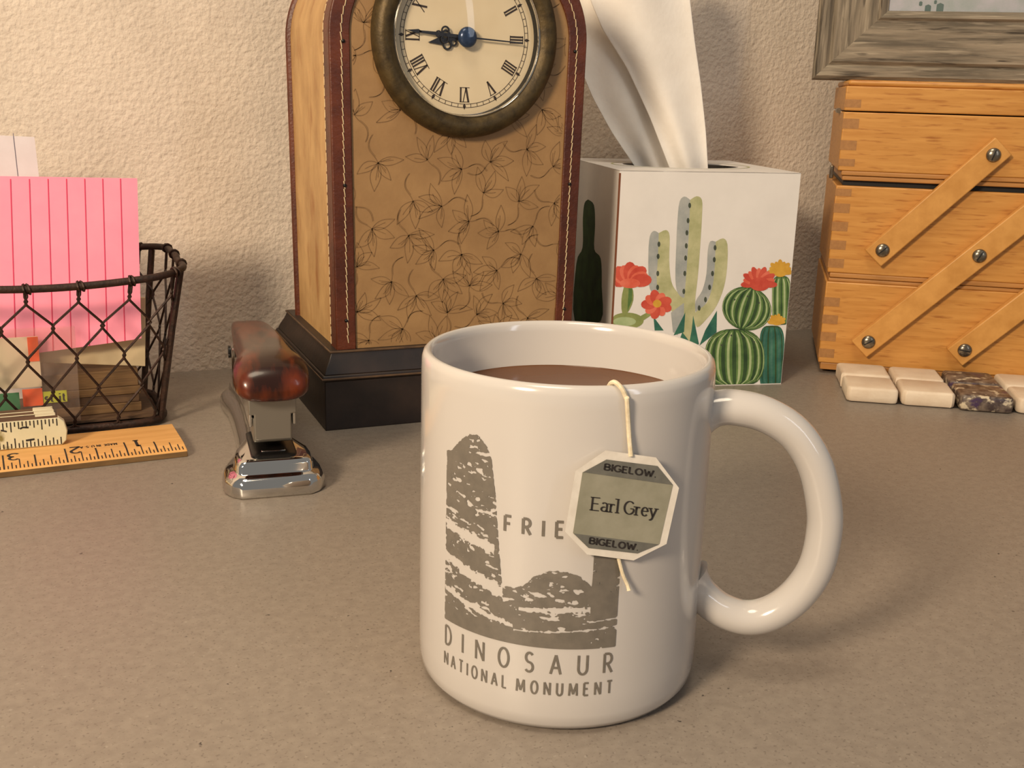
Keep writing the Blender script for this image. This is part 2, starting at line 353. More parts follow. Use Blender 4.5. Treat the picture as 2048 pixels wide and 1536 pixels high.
def text(mb, string, x0, x1, y, h, lw, mp, xs=1.0, serif=False, contrast=1.0, track=None):
    """set a line of stroke letters from x0 to x1 (letter spacing fills the width)"""
    ws = [GL[c][0]*h*xs for c in string]
    gap = (x1-x0-sum(ws))/max(len(string)-1, 1) if track is None else track
    x = x0
    wf = (lambda dx, dy: lw*(contrast+(1-contrast)*abs(dy))) if contrast != 1.0 else None
    for c, w in zip(string, ws):
        for st in GL[c][1]:
            # extend butt ends a little so the corners close
            P = [(x+a*h*xs, y+b*h) for a, b in st]
            mb.stroke(P, lw, mp, wf)
        if serif:
            for a, b in SERIF.get(c, []):
                mb.stroke([(x+a*h*xs-.17*h, y+b*h), (x+a*h*xs+.17*h, y+b*h)], lw*.5, mp)
        x += w+gap

# ================================================================== THE SETTING
CK = Frame(-90.51, 517.88, WA)            # clock
WALLV = 0
# distance from world origin to the wall along world +Y
def wall_y(px, py): return (-math.sin(WA)*px+math.cos(WA)*py)*MM
WY = wall_y(34.4, 724.0)
m = MB(); m.box(-1400, 1500, WY*1000, WY*1000+100, -760, 1700)
wall = m.build('wall_back', 'wall'); wall['kind'] = 'structure'; wall['label'] = 'beige painted wall with orange-peel plaster texture'
m = MB(); m.box(-1000, 1100, -250, WY*1000, -30, 0)
desk = m.build('desk', 'desk', bevel=1.5); tag(desk, 'grey speckled laminate desk top against the beige wall', 'desk')
m = MB(); m.box(-1400, 1500, -2200, WY*1000+100, -800, -760)
fl = m.build('floor', mat('carpet', rgb(120, 108, 96), rgb(134, 120, 106), 300, 0.95)); fl['kind'] = 'structure'

# ================================================================== MUG
MUG = Frame(15.52, 297.59, 0.0)
mug = thing('mug', 'white ceramic mug with grey canyon print and steeping tea', 'mug', MUG)
R, H, TW = 41.0, 96.5, 3.6
m = MB()
prof = [(0.01, 2.2), (R-8, 2.2), (R-7, 0.6), (R-4.5, 0.2), (R-2.0, 1.2), (R-.7, 3.0), (R-.15, 6.0), (R, 12), (R, H-6), (R-.1, H-2.5), (R-.5, H-1.0), (R-1.2, H-.25), (R-1.9, H),
        (R-2.6, H-.3), (R-3.2, H-1.2), (R-TW, H-3), (R-TW, 12), (R-TW-1.5, 8), (R-TW-5, 6), (0.01, 5.5)]
m.lathe(prof, 128); m.build('body', 'ceramic', mug, smooth=True, sharp=60)
HP = [(37.5, 80.5), (42, 82.2), (47, 82.8), (55.2, 81.4), (63.8, 76.5), (70.0, 67.8), (73.6, 56.2), (74.4, 47.2), (73.0, 36.6), (68.3, 27.6), (61.8, 21.7), (54.8, 19.7), (47.5, 21.6), (41.5, 26.2), (37.5, 30.5)]
def cr(P, k):
    out = []
    for i in range(len(P)-1):
        p0, p1, p2, p3 = P[max(i-1, 0)], P[i], P[i+1], P[min(i+2, len(P)-1)]
        for j in range(k):
            t = j/k
            out.append(tuple(.5*(2*b+(c-a)*t+(2*a-5*b+4*c-d)*t*t+(3*b-a-3*c+d)*t**3) for a, b, c, d in zip(p0, p1, p2, p3)))
    return out+[tuple(P[-1])]
hp = cr(HP, 5); phi = math.radians(-8); m = MB(); rings = []
for i, (q, z) in enumerate(hp):
    a = hp[max(i-1, 0)]; b = hp[min(i+1, len(hp)-1)]
    tx, tz = b[0]-a[0], b[1]-a[1]; l = math.hypot(tx, tz); tx, tz = tx/l, tz/l
    s_ = i/(len(hp)-1); fl_ = 1+0.45*max(0, 1-s_/.09)**2+0.45*max(0, 1-(1-s_)/.09)**2
    ra, rb = 5.0*fl_, 5.6*fl_
    ring = []
    for k in range(20):
        w = 2*math.pi*k/20; n_, b_ = ra*math.cos(w), rb*math.sin(w)
        rr, zz = q-tz*n_, z+tx*n_
        x, y = rot2(rr, b_, phi); ring.append((x, y, zz))
    rings.append(ring)
m.rings(rings); m.build('handle', 'ceramic', mug, smooth=True, sharp=80)

def mugmap(r=R+.12):
    # (arc degrees from the left edge of the print, height) -> mug surface
    def f(s, z):
        a = math.radians(-141.3+s); return (r*math.cos(a), r*math.sin(a), z)
    return f
# canyon print: cells of a clipped scalar field
def field_mesh(mb, x0, x1, y0, y1, nx, ny, fn, mp):
    xs = np.linspace(x0, x1, nx+1); ys = np.linspace(y0, y1, ny+1)
    V = np.array([[fn(x, y) for y in ys] for x in xs])
    for i in range(nx):
        for j in range(ny):
            c = [(xs[i], ys[j], V[i, j]), (xs[i+1], ys[j], V[i+1, j]), (xs[i+1], ys[j+1], V[i+1, j+1]), (xs[i], ys[j+1], V[i, j+1])]
            out = []
            for k in range(4):
                p, q = c[k], c[(k+1) % 4]
                if p[2] > 0: out.append(p[:2])
                if (p[2] > 0) != (q[2] > 0):
                    t = p[2]/(p[2]-q[2]); out.append((p[0]+(q[0]-p[0])*t, p[1]+(q[1]-p[1])*t))
            if len(out) > 2: mb.poly(out, mp)
n1, n2, n3 = noise2(3), noise2(11), noise2(23)
def lerp(tab, x):
    return float(np.interp(x, [a for a, b in tab], [b for a, b in tab]))
TOP = [(0, 74.2), (3, 75.0), (6, 77.2), (9, 79.2), (12, 81.0), (15, 81.6), (18, 80.2), (20, 78.5), (22, 75.5), (24.0, 66), (25.5, 55), (26.8, 46), (27.6, 41.6), (29, 41.8), (33, 42.0), (36, 43.0), (39, 45.5), (44, 47.6), (50, 48.0), (56, 46.5), (60.4, 43.5), (60.6, 57), (70.6, 57)]
def rock(s, z):
    top = lerp(TOP, s)
    e = min((top-z)*1.0, (z-25.9), s*.9, (70.6-s)*.9)          # inside distance
    e_n = e+1.6*(n2(s*.9, z*.9)-.5) if s < 60 and z > 27 else e
    if e < -.1: return e
    slope = .13*(s-0) if s < 27 else .03*(s-27)
    zz = z+slope*.45
    dens = .16
    if s < 27 and z > 44: dens = .155
    v = dens+.02+1.0*(.5-n1(s*.22+3, zz*.75))
    v += 1.0*(.5-n3(s*.42, zz*1.5))
    if z < 31 and z < 30.5+1.2*(n2(s*.3, 5)-.5): v = .5
    if s > 60.2: v = .4 if n3(s*.8, z*.9) < .72 else -.1
    # pale strata
    for zc, s0, s1, th, sl in ((54.5, 0, 24, 1.6, -.13), (45.2, 0, 26, 1.5, -.16), (43, 8, 27.5, 1.6, -.16), (35.5, 0, 32, .85, -.14), (36.2, 34, 58, .8, .05), (29.9, 32, 71, .35, .05), (33.5, 60, 71, .3, .07)):
        if s0 < s < s1:
            d = abs(z-(zc+sl*(s-s0)))-th*(.1+1.6*n2(s*.55+zc, z*1.3))
            if d < 0: v = min(v, d*.5)
    return min(v*2.2, e_n) if s < 60 else min(v*2, e)
m = MB(); field_mesh(m, 0, 70.6, 25.9, 82.2, 190, 210, rock, mugmap())
m.build('canyon_print', 'mugprint', mug)
m = MB(); mm_ = mugmap(R+.14)
DEG = math.degrees(1/R)                     # degrees of arc per millimetre
def mt(x, y): return mm_(x*DEG, y)
WTOT = 70.0/DEG
text(m, 'DINOSAUR', .6, WTOT-.3, 18.6, 5.5, .68, mt, xs=.72)
m.build('lettering', 'mugprint', mug); m = MB()
text(m, 'NATIONAL', .2, 21.6, 12.5, 3.6, .5, mt, xs=.66)
m.build('lettering', 'mugprint', mug); m = MB()
text(m, 'MONUMENT', 24.6, WTOT, 12.4, 3.6, .55, mt, xs=.66)
m.build('lettering', 'mugprint', mug); m = MB()
text(m, 'FRIE', 20.0, 35.2, 57.1, 4.2, .78, mt, xs=.86)
m.build('lettering', 'mugprint', mug)

m = MB(); m.lathe([(0.01, 82.0), (R-TW-.05, 82.0), (R-TW-.05, 82.6), (R-TW-.9, 82.2), (0.01, 82.2)], 96)
tea = m.build('tea', 'tea', smooth=True); place(tea, MUG); tag(tea, 'brown tea filling the white mug', 'tea')

# tea bag: string over the rim, paper tag outside
TA = math.radians(-72.0)                    # azimuth of the tag on the mug
tn = np.array([math.cos(TA), math.sin(TA), 0]); TP = MUG.K+tn*(R+1.0)
def tagpt(px, py, off=0.): return tuple(onplane(px, py, TP+tn*off, tn)-MUG.K)
bag = thing('tea_bag', 'tea bag string and octagonal paper tag hanging over the rim of the white mug', 'tea bag', MUG)
octo = [(1211, 901), (1312, 915), (1358, 976), (1333, 1088), (1267, 1121), (1174, 1109), (1130, 1063), (1151, 942)]
inner = [(1213, 919), (1315, 932), (1346, 970), (1319, 1088), (1275, 1107), (1177, 1096), (1146, 1066), (1165, 945)]
m = MB(); a_ = [tagpt(*p, 0) for p in octo]; b_ = [tagpt(*p, .45) for p in octo]; m.rings([a_, b_]); tg = m.build('paper_tag', 'tagpaper', bag)
m = MB(); m.poly(inner, lambda a, b: tagpt(a, b, .52)); m.build('printed_field', 'tagfield', tg)
m = MB()
m.poly([(1213, 919), (1315, 932), (1346, 970), (1171, 945), (1165, 945)], lambda a, b: tagpt(a, b, .58))
m.poly([(1148, 1067), (1318, 1089), (1275, 1107), (1177, 1096), (1146, 1066)], lambda a, b: tagpt(a, b, .58))
m.build('printed_band', 'tagband', tg)
m = MB()
def base(x0, y0, x1, y1, off=.66):
    dx, dy = (x1-x0), (y1-y0); l = math.hypot(dx, dy); dx, dy = dx/l, dy/l
    return lambda a, b: tagpt(x0+dx*a+dy*b, y0+dy*a-dx*b, off)
text(m, 'Earl', 0, 53, 0, 25.5, 3.7, base(1183, 1020, 1308, 1034), xs=1.2, serif=True, contrast=.5)
text(m, 'Grey', 65, 129, 0, 25.5, 3.7, base(1183, 1020, 1308, 1034), xs=1.1, serif=True, contrast=.5)
text(m, 'BIGELOW.', 0, 103, 0, 12, 4.0, base(1209, 939.5, 1312, 955), xs=1.6, serif=True, contrast=.6)
text(m, 'BIGELOW.', 0, 97, 0, 12, 4.0, base(1179, 1087, 1275, 1101), xs=1.5, serif=True, contrast=.6)
m.build('tag_lettering', 'ink', tg)
sp = [(math.cos(TA-.12)*(R-TW-6), math.sin(TA-.12)*(R-TW-6), 81), (math.cos(TA-.10)*(R-TW-1.5), math.sin(TA-.10)*(R-TW-1.5), 90),
      (math.cos(TA-.085)*(R-TW-.6), math.sin(TA-.085)*(R-TW-.6), 95.0), (math.cos(TA-.07)*(R-1.9), math.sin(TA-.07)*(R-1.9), H+.8), (math.cos(TA-.035)*(R+.1), math.sin(TA-.035)*(R+.1), 96.2), (math.cos(TA-.005)*(R+.62), math.sin(TA-.005)*(R+.62), 93.6)]
sp += [tagpt(1254, 800, .3), tagpt(1257, 850, -.2), tagpt(1259, 880, .1), tagpt(1262, 912, .6)]
m = MB(); m.tube(cr(sp, 6), .62, 8); m.build('string', 'thread', bag, smooth=True); m = MB()
tail = [tagpt(1236, 1112, -.3), tagpt(1240, 1128, -.1), tagpt(1246, 1150, .3), tagpt(1254, 1168, .6), tagpt(1258, 1181, 1.2)]
m.tube(cr(tail, 4), [.5]*16+[.62], 8); m.build('string_end', 'thread', bag, smooth=True)

# ================================================================== MANTEL CLOCK
ck = thing('mantel_clock', 'arched leather mantel clock with leaf patterned front and bronze bezel', 'clock', CK)
CU = 70.8; DEP0, DEP1 = 8.0, 99.0
def outline(inset=0.0, n=40, zb=39.0):
    """arched outline (u, z), counter-clockwise seen from the front"""
    pts = []
    wb, wt = 63.8-inset, 65.6-inset
    pts.append((CU-wb, zb)); pts.append((CU+wb, zb))
    for k in range(1, 10): pts.append((CU+wb+(wt-wb)*k/10, zb+(190-zb)*k/10))
    for k in range(n+1):
        a = math.pi*k/n; pts.append((CU+wt*math.cos(a), 190+(54-inset)*math.sin(a)))
    for k in range(9, 0, -1): pts.append((CU-wb-(wt-wb)*k/10, zb+(190-zb)*k/10))
    return pts
# plinth
def prect(o): return [(-1.5+o, 0+o), (143-o, 0+o), (143-o, 116-o), (-1.5+o, 116-o)]
m = MB(); m.rings([[(a, b, z) for a, b in prect(o)] for o, z in ((0, 0), (0, 25.2), (-1.1, 25.6), (-1.3, 27.2), (-.8, 28.4))])
m.rings([[(a, b, z) for a, b in prect(o)] for o, z in ((-.2, 28.4), (.8, 31), (3.0, 35), (4.4, 38.6), (4.4, 39.4))])
pl = m.build('plinth', 'woodblack', ck, bevel=.4)
m = MB(); o1 = [(a, b, 26.6) for a, b in prect(-1.45)]; m.tube(o1, .5, 6, closed=True); o2 = [(a, b, 39.0) for a, b in prect(4.0)]; m.tube(o2, .6, 6, closed=True)
m.build('worn_edge', 'edgewear', pl)
# body core
m = MB(); ol = outline(1.0); m.prism(ol, DEP0+.4, DEP1-.4, 'y'); m.build('body', 'leather', ck, smooth=True, sharp=30)
# side panel bands (tan leather, between front strip and back piping)
def strip_along(mb, pts, v0, v1, off):
    P = pts; rings = []
    for i, (u, z) in enumerate(P):
        a = P[max(i-1, 0)]; b = P[min(i+1, len(P)-1)]
        dx, dz = b[0]-a[0], b[1]-a[1]; l = math.hypot(dx, dz) or 1
        nx, nz = dz/l*off, -dx/l*off
        rings.append([(u+nx, v0, z+nz), (u+nx, v1, z+nz), (u, v1, z), (u, v0, z)])
    mb.rings(rings)
full = outline(0)[1:]+[outline(0)[0]]        # from bottom right over the arch to bottom left
m = MB(); strip_along(m, outline(1.0)[1:]+[outline(1.0)[0]], DEP0+9.5, DEP1-3, .9); m.build('side_panel', 'golden', ck, smooth=True, sharp=50)
m = MB(); strip_along(m, outline(1.0)[1:]+[outline(1.0)[0]], DEP0-.3, DEP0+10.5, 1.7); sl = m.build('side_strip', 'leather', ck, smooth=True, sharp=50)
m = MB(); m.tube([(u, DEP1-1.5, z) for u, z in outline(0)[1:]+[outline(0)[0]]], 2.2, 8); m.build('back_piping', 'leather', ck, smooth=True)
# front panel, leather border, stitching
m = MB(); m.prism(outline(5), DEP0-.3, DEP0+1.0, 'y'); fp = m.build('front_panel', 'clockpanel', ck)
def border(mb, i0, i1, v, th):
    A = outline(i0); B = outline(i1); n = len(A)
    A = A[1:]+A[:1]; B = B[1:]+B[:1]
    R_ = [[(a[0], v, a[1]), (b[0], v, b[1]), (b[0], v+th, b[1]), (a[0], v+th, a[1])] for a, b in zip(A, B)]
    mb.rings(R_)
m = MB(); border(m, -.6, 9.2, DEP0-1.5, 1.4); fb = m.build('front_strip', 'leather', ck, bevel=.5)
so = outline(5.0); so = so[1:]+so[:1]
dense = []
for a, b in zip(so[:-1], so[1:]):
    k = max(1, int(math.hypot(b[0]-a[0], b[1]-a[1])/3.2))
    dense += [(a[0]+(b[0]-a[0])*j/k, a[1]+(b[1]-a[1])*j/k) for j in range(k)]
m = MB()
for i, (a, b) in enumerate(zip(dense[:-1], dense[1:])):
    q = lambda t, w: (a[0]+(b[0]-a[0])*t+w, DEP0-1.5-.25*math.sin(math.pi*min(max(t, 0), 1)), a[1]+(b[1]-a[1])*t)
    m.tube([q(.0, -.28), q(.3, -.1), q(.65, .12), q(1.0, .28)], .28, 5)
stt = m.build('stitching', 'stitch', fb); stt['kind'] = 'stuff'
m = MB()
so2 = outline(.2); so2 = so2[1:]+so2[:1]
for (a, b) in zip(so2[:-1], so2[1:]):
    k = max(1, int(math.hypot(b[0]-a[0], b[1]-a[1])/4.5))
    for j in range(k):
        p = (a[0]+(b[0]-a[0])*j/k, a[1]+(b[1]-a[1])*j/k); q = (a[0]+(b[0]-a[0])*(j+.75)/k, a[1]+(b[1]-a[1])*(j+.75)/k)
        sx = -1 if p[0] < CU else 1
        m.tube([(p[0]+sx*1.0, DEP0+9.2, p[1]), (q[0]+sx*1.0, DEP0+9.2, q[1])], .26, 4)
s2 = m.build('side_stitching', 'stitch', sl); s2['kind'] = 'stuff'
for z in (120, 54, 186):
    for sx in (-1, 1):
        m = MB(); m.sphere((CU+sx*59.6, DEP0-1.6, z), .9, 10, 6); m.build('tack', 'blackmetal', fb, smooth=True)
# leaf pattern drawn on the panel
rnd = random.Random(21)
DC = (71.8, 190.2)
def pmap(a, b): return (a, DEP0-.42, b)
def inside(u, z): return CU-55.2 < u < CU+55.2 and 41 < z < 232 and math.hypot(u-DC[0], z-DC[1]) > 46.5 and (z < 190 or ((u-CU)/56)**2+((z-190)/45)**2 < 1)
m = MB()
def clipstroke(pts, w):
    run = []
    for p in pts:
        if inside(*p): run.append(p)
        else:
            m.stroke(run, w, pmap); run = []
    m.stroke(run, w, pmap)
def leaf(x, z, ang, L, wd):
    ca, sa = math.cos(ang), math.sin(ang)
    def T(a, b): return (x+ca*a-sa*b, z+sa*a+ca*b)
    bend = rnd.uniform(-.12, .12)*L
    up = [T(L*t, wd*math.sin(math.pi*t**.85)+bend*math.sin(math.pi*t*.9)) for t in [k/10 for k in range(11)]]
    dn = [T(L*t, -wd*math.sin(math.pi*t**.85)+bend*math.sin(math.pi*t*.9)) for t in [k/10 for k in range(11)]]
    mid = [T(L*t, bend*math.sin(math.pi*t*.9)+.15*wd) for t in [k/10 for k in range(7)]]
    clipstroke(up, .3); clipstroke(dn, .3); clipstroke(mid, .24)
    if rnd.random() < .6: clipstroke([T(L*t, bend*math.sin(math.pi*t*.9)+.5*wd*math.sin(math.pi*t)) for t in [k/10 for k in range(1, 6)]], .22)
pts = []
for t_ in range(4000):
    u, z = rnd.uniform(14, 128), rnd.uniform(40, 230)
    if all(math.hypot(u-a, z-b) > 15.0 for a, b in pts): pts.append((u, z))
for (u, z) in pts:
    ang = rnd.uniform(0, 2*math.pi); k = rnd.choice((3, 4, 4))
    for j in range(k):
        leaf(u, z, ang+(j-(k-1)/2)*.85+rnd.uniform(-.15, .15), rnd.uniform(10, 14), rnd.uniform(1.9, 2.7))
    st_ = [(u+math.cos(ang+math.pi+.35*math.sin(t*2.2))*t*9, z+math.sin(ang+math.pi+.35*math.sin(t*2.2))*t*9) for t in [q/8 for q in range(13)]]
    clipstroke(st_, .34); clipstroke([(a+.5, b+.25) for a, b in st_[3:]], .22)
m.build('leaf_pattern', 'leafline', fp)
# bezel, dial, hands, glass
BC = (DC[0], DEP0, DC[1])
m = MB(); m.lathe([(47.2, 0), (47.4, 2.0), (46.6, 5.2), (44.6, 7.4), (42.2, 8.2), (39.6, 7.6), (37.9, 6.0), (37.3, 5.6)], 96, BC, 'y', caps=False); bz = m.build('bezel', 'bronze', ck, smooth=True, sharp=70)
m = MB(); m.lathe([(37.6, 5.9), (37.1, 6.3), (36.6, 5.8), (36.4, 4.8)], 96, BC, 'y', caps=False); m.build('chrome_ring', 'chrome', bz, smooth=True, sharp=70)
m = MB(); m.lathe([(36.6, 5.4), (36.2, .5)], 96, BC, 'y', caps=False); m.build('inner_wall', 'blackgap', bz, smooth=True)
m = MB(); m.lathe([(.01, .55), (37, .55), (37, .4), (.01, .4)], 96, BC, 'y'); dl = m.build('dial', 'dial', ck)
def dmap(a, b, off=.7): return (DC[0]+a, DEP0-off, DC[1]+b)
m = MB()
for r in (31.2, 32.9): m.stroke(arc(0, 0, r, r, 0, 360, 120), .26, dmap)
for k in range(60):
    a = math.radians(6*k); c, s = math.cos(a), math.sin(a)
    if k % 5: m.stroke([(31.2*c, 31.2*s), (32.9*c, 32.9*s)], .24, dmap)
    else:
        d = .8; m.poly([(30.9*c, 30.9*s), (32.1*c+d*s, 32.1*s-d*c), (33.9*c, 33.9*s), (32.1*c-d*s, 32.1*s+d*c)], dmap)
m.build('minute_track', 'dialink', dl)
NUM = ['XII', 'I', 'II', 'III', 'IIII', 'V', 'VI', 'VII', 'VIII', 'IX', 'X', 'XI']
for k, t in enumerate(NUM):
    a = math.radians(90-30*k); m = MB(); h = 6.8
    wd = sum(GL[c][0]*h*.66 for c in t)+1.25*(len(t)-1)
    def nm(x, y, a=a):
        X, Y = rot2(x, y+23.4, a-math.pi/2); return dmap(X, Y, .72)
    x = -wd/2
    for c in t:
        w = GL[c][0]*h*.66
        if c == 'I': m.stroke([(x+w/2, 0), (x+w/2, h)], .8, nm)
        elif c == 'V': m.stroke([(x, h), (x+w/2, 0)], .95, nm); m.stroke([(x+w/2, 0), (x+w, h)], .4, nm)
        else: m.stroke([(x, h), (x+w, 0)], .95, nm); m.stroke([(x, 0), (x+w, h)], .4, nm)
        x += w+1.25
    m.stroke([(-wd/2-.5, h), (wd/2+.5, h)], .3, nm); m.stroke([(-wd/2-.5, 0), (wd/2+.5, 0)], .3, nm) if t not in ('V', 'X') else None
    m.build('numeral', 'dialink', dl)
def hand(name, deg, parts, off):
    a = math.radians(deg); mb = MB()
    def mp(x, y, o): X, Y = rot2(x, y, a); return (DC[0]+X, DEP0-o, DC[1]+Y)
    for kind, d in parts:
        if kind == 'ring':
            x, y, r, w = d
            P = [(x+r*math.cos(t*math.pi/10), y+r*math.sin(t*math.pi/10)) for t in range(20)]
            mb.tube([mp(p[0], p[1], off) for p in P], w/2, 6, closed=True)
        else:
            mb.rings([[mp(p[0], p[1], off-.25) for p in d], [mp(p[0], p[1], off+.25) for p in d]])
    return mb.build(name, 'hand', ck)
hand('hour_hand', 189, [('bar', [(0, -.9), (11, -.9), (11, .9), (0, .9)]), ('ring', (10, 2.3, 2.0, 1.0)), ('ring', (10, -2.3, 2.0, 1.0)), ('ring', (6.6, 1.7, 1.3, .9)), ('bar', [(9, 0), (13, -1.9), (19.5, 0), (13, 1.9)])], 1.4)
hand('minute_hand', 176, [('bar', [(0, -.8), (9, -.8), (9, .8), (0, .8)]), ('ring', (11, 1.9, 1.8, .9)), ('ring', (11, -1.9, 1.8, .9)), ('ring', (14.3, 0, 1.3, .8)), ('bar', [(9, -.8), (16, -.8), (24, -.5), (24, .5), (16, .8), (9, .8)]), ('bar', [(22.5, 0), (24.5, -1.0), (30.5, 0), (24.5, 1.0)])], 2.4)
hand('second_hand', -3, [('bar', [(-3, -.42), (29, -.28), (29, .28), (-3, .42)])], 3.2)
m = MB(); m.sphere((DC[0], DEP0-3.6, DC[1]), 4.9, 20, 12, (1, .55, 1)); m.build('hand_hub', 'hub', ck, smooth=True)
m = MB(); prof = [(36.9*math.sin(t), 4.4+(math.cos(t)-math.cos(.62))*20*1.9) for t in [0.0005+.62*k/12 for k in range(13)]]
prof = [(max(.01, r/math.sin(.62)), h) for r, h in prof]; m.lathe(list(reversed(prof)), 72, BC, 'y', caps=False)
m.build('glass_dome', 'glass', ck, smooth=True)

# ================================================================== TISSUE BOX
TB = Frame(161.98, 636.45, 0.20375); TW_, TH_ = 108.0, 125.2
tb = thing('tissue_box', 'white cube tissue box printed with watercolour cacti', 'tissue box', TB)
m = MB()
m.box(-TW_, 0, 0, .6, 0, TH_); m.box(-TW_, 0, TW_-.6, TW_, 0, TH_); m.box(-TW_, -TW_+.6, .6, TW_-.6, 0, TH_); m.box(-.6, 0, .6, TW_-.6, 0, TH_); m.box(-TW_+.6, -.6, .6, TW_-.6, 0, .6)
m.build('carton', 'carton', tb)
OC = (-54.0, 52.0); OA, OB = 36.0, 26.0
m = MB(); N = 64; ov = []; rc = []
for k in range(N):
    a = 2*math.pi*k/N; c, s = math.cos(a), math.sin(a); ov.append((OC[0]+OA*c, OC[1]+OB*s))
    t = min((54.0/abs(c)) if abs(c) > 1e-6 else 1e9, ((TW_-OC[1] if s > 0 else OC[1])/abs(s)) if abs(s) > 1e-6 else 1e9)
    rc.append((OC[0]+c*t, OC[1]+s*t))
# keep the square corners
for cx, cy in ((-TW_, 0), (0, 0), (0, TW_), (-TW_, TW_)):
    k = min(range(N), key=lambda i: math.hypot(rc[i][0]-cx, rc[i][1]-cy)); rc[k] = (cx, cy)
m.rings([[(a, b, TH_+.02) for a, b in ov], [(a, b, TH_+.02) for a, b in rc], [(a, b, TH_-.5) for a, b in rc], [(a, b, TH_-.5) for a, b in ov]], False, False)
N_ = len(m.v); m.add([m.v[i] for i in range(N)]+[m.v[3*N+i] for i in range(N)], [(i, N+i, N+(i+1) % N, (i+1) % N) for i in range(N)])
m.build('top_panel', 'carton', tb)
m = MB()
e0 = [TB.front(1246, 350), TB.front(1238, 400), TB.front(1228, 500), TB.front(1219, 600), TB.front(1214, 680), TB.front(1208, 770)]
m.box(-TW_-.25, -TW_+.75, -.12, .5, 2, TH_-1.5); m.build('worn_carton_edge', 'cartonedge', tb)
# watercolour print
PC = {}
def pc(k, c1, c2, s=90):
    if k not in PC: PC[k] = (len(PC), mat('print_'+k, rgb(*c1), rgb(*c2), s, 0.6, detail=5))
    return PC[k][0]
for k, a, b in (('greyblue', (150, 156, 156), (178, 180, 176)), ('olive', (166, 168, 122), (196, 194, 152)), ('spine', (58, 66, 56), (76, 84, 70)), ('teal', (30, 88, 78), (62, 120, 96)),
                ('red', (212, 90, 66), (228, 122, 98)), ('deepred', (192, 66, 50), (212, 92, 72)), ('yellow', (198, 146, 40), (220, 172, 66)), ('green', (70, 104, 50), (104, 136, 74)),
                ('darkgreen', (36, 62, 34), (58, 86, 46)), ('pale', (150, 172, 120), (178, 192, 146)), ('stem', (120, 134, 74), (150, 158, 96)), ('bluegreen', (46, 96, 84), (84, 130, 112))): pc(k, a, b)
m = MB(); lay = [0]
def cpx(x, y): return TB.front(1140+x/3.072, 280+y/3.072)
def tisp(pts, key, spline=0):
    if spline: pts = cr(list(pts)+[pts[0]], spline)[:-1]
    m.cur = PC[key][0]; lay[0] += 1; off = -.10-.0016*lay[0]
    P = [cpx(*p) for p in pts]
    P = [(min(max(u, -TW_+.8), -.3), max(z, .6)) for u, z in P]
    # fan from centroid keeps concave watercolour blobs tidy
    m.add([(u, off, z) for u, z in P], [tuple(range(len(P)))])
def ell(cx, cy, rx, ry, n=26, rot=0): return [(cx+rot2(rx*math.cos(2*math.pi*k/n), ry*math.sin(2*math.pi*k/n), rot)[0], cy+rot2(rx*math.cos(2*math.pi*k/n), ry*math.sin(2*math.pi*k/n), rot)[1]) for k in range(n)]
tisp([(545, 572), (515, 558), (490, 592), (481, 700), (483, 860), (498, 930), (540, 945), (560, 880), (550, 720)], 'greyblue', 3)
tisp([(545, 572), (590, 553), (612, 592), (609, 740), (622, 868), (655, 930), (705, 975), (715, 1090), (640, 1062), (565, 990), (533, 880), (540, 720)], 'olive', 3)
tisp([(895, 625), (862, 622), (846, 680), (838, 820), (812, 925), (772, 990), (775, 1060), (830, 1010), (880, 880)], 'greyblue', 3)
tisp([(895, 625), (940, 604), (967, 642), (965, 780), (945, 905), (900, 1018), (840, 1098), (780, 1150), (770, 1060), (840, 1000), (882, 860)], 'olive', 3)
tisp([(738, 368), (704, 347), (673, 378), (660, 490), (652, 660), (647, 850), (662, 940), (705, 968), (735, 900), (738, 600)], 'greyblue', 3)
tisp([(738, 368), (778, 345), (810, 368), (811, 460), (799, 660), (784, 850), (768, 1000), (768, 1240), (690, 1240), (700, 1000), (716, 800), (730, 560)], 'olive', 3)
tisp([(700, 1000), (620, 1060), (632, 1180), (660, 1200), (700, 1090)], 'greyblue')
for x, y in ((735, 402), (725, 495), (718, 570), (714, 650), (710, 725), (705, 820), (699, 930), (546, 640), (541, 715), (539, 820), (538, 905), (891, 662), (886, 735), (875, 820), (857, 905), (832, 980), (793, 1032)):
    tisp(ell(x, y, 9, 17, 10), 'spine')
for tri in ([(512, 1085), (575, 1170), (520, 1170)], [(708, 1058), (700, 1180), (636, 1200)], [(756, 1078), (792, 1255), (730, 1260), (748, 1160)], [(902, 1048), (900, 1180), (795, 1262), (830, 1170)], [(690, 1180), (750, 1260), (660, 1260)]): tisp(tri, 'teal')
# prickly pear with red flowers
tisp(ell(350, 1110, 102, 50), 'stem'); tisp(ell(335, 1115, 70, 28), 'pale')
tisp([(330, 905), (380, 905), (388, 985), (352, 1062), (320, 1060), (316, 975)], 'stem', 3); tisp([(360, 910), (382, 915), (380, 985), (352, 1055)], 'green')
tisp([(425, 1085), (490, 1050), (500, 1075), (440, 1115)], 'stem')
def petals(cx, cy, r, n, key, key2, sq=.8, a0=0, a1=360, wd=.34):
    for k in range(n):
        a = math.radians(a0+(a1-a0)*(k+.5)/n); L = r*(1-.12*(k % 2))
        tisp(ell(cx+L*.55*math.cos(a), cy+sq*L*.55*math.sin(a), L*.5, L*wd, 14, math.atan2(sq*math.sin(a), math.cos(a))), key if k % 2 else key2)
petals(368, 868, 128, 9, 'red', 'deepred', .8, 175, 365, .32); tisp(ell(368, 880, 62, 30), 'red')
petals(532, 1010, 92, 9, 'red', 'deepred', .9); tisp(ell(535, 1005, 26, 24), 'yellow')
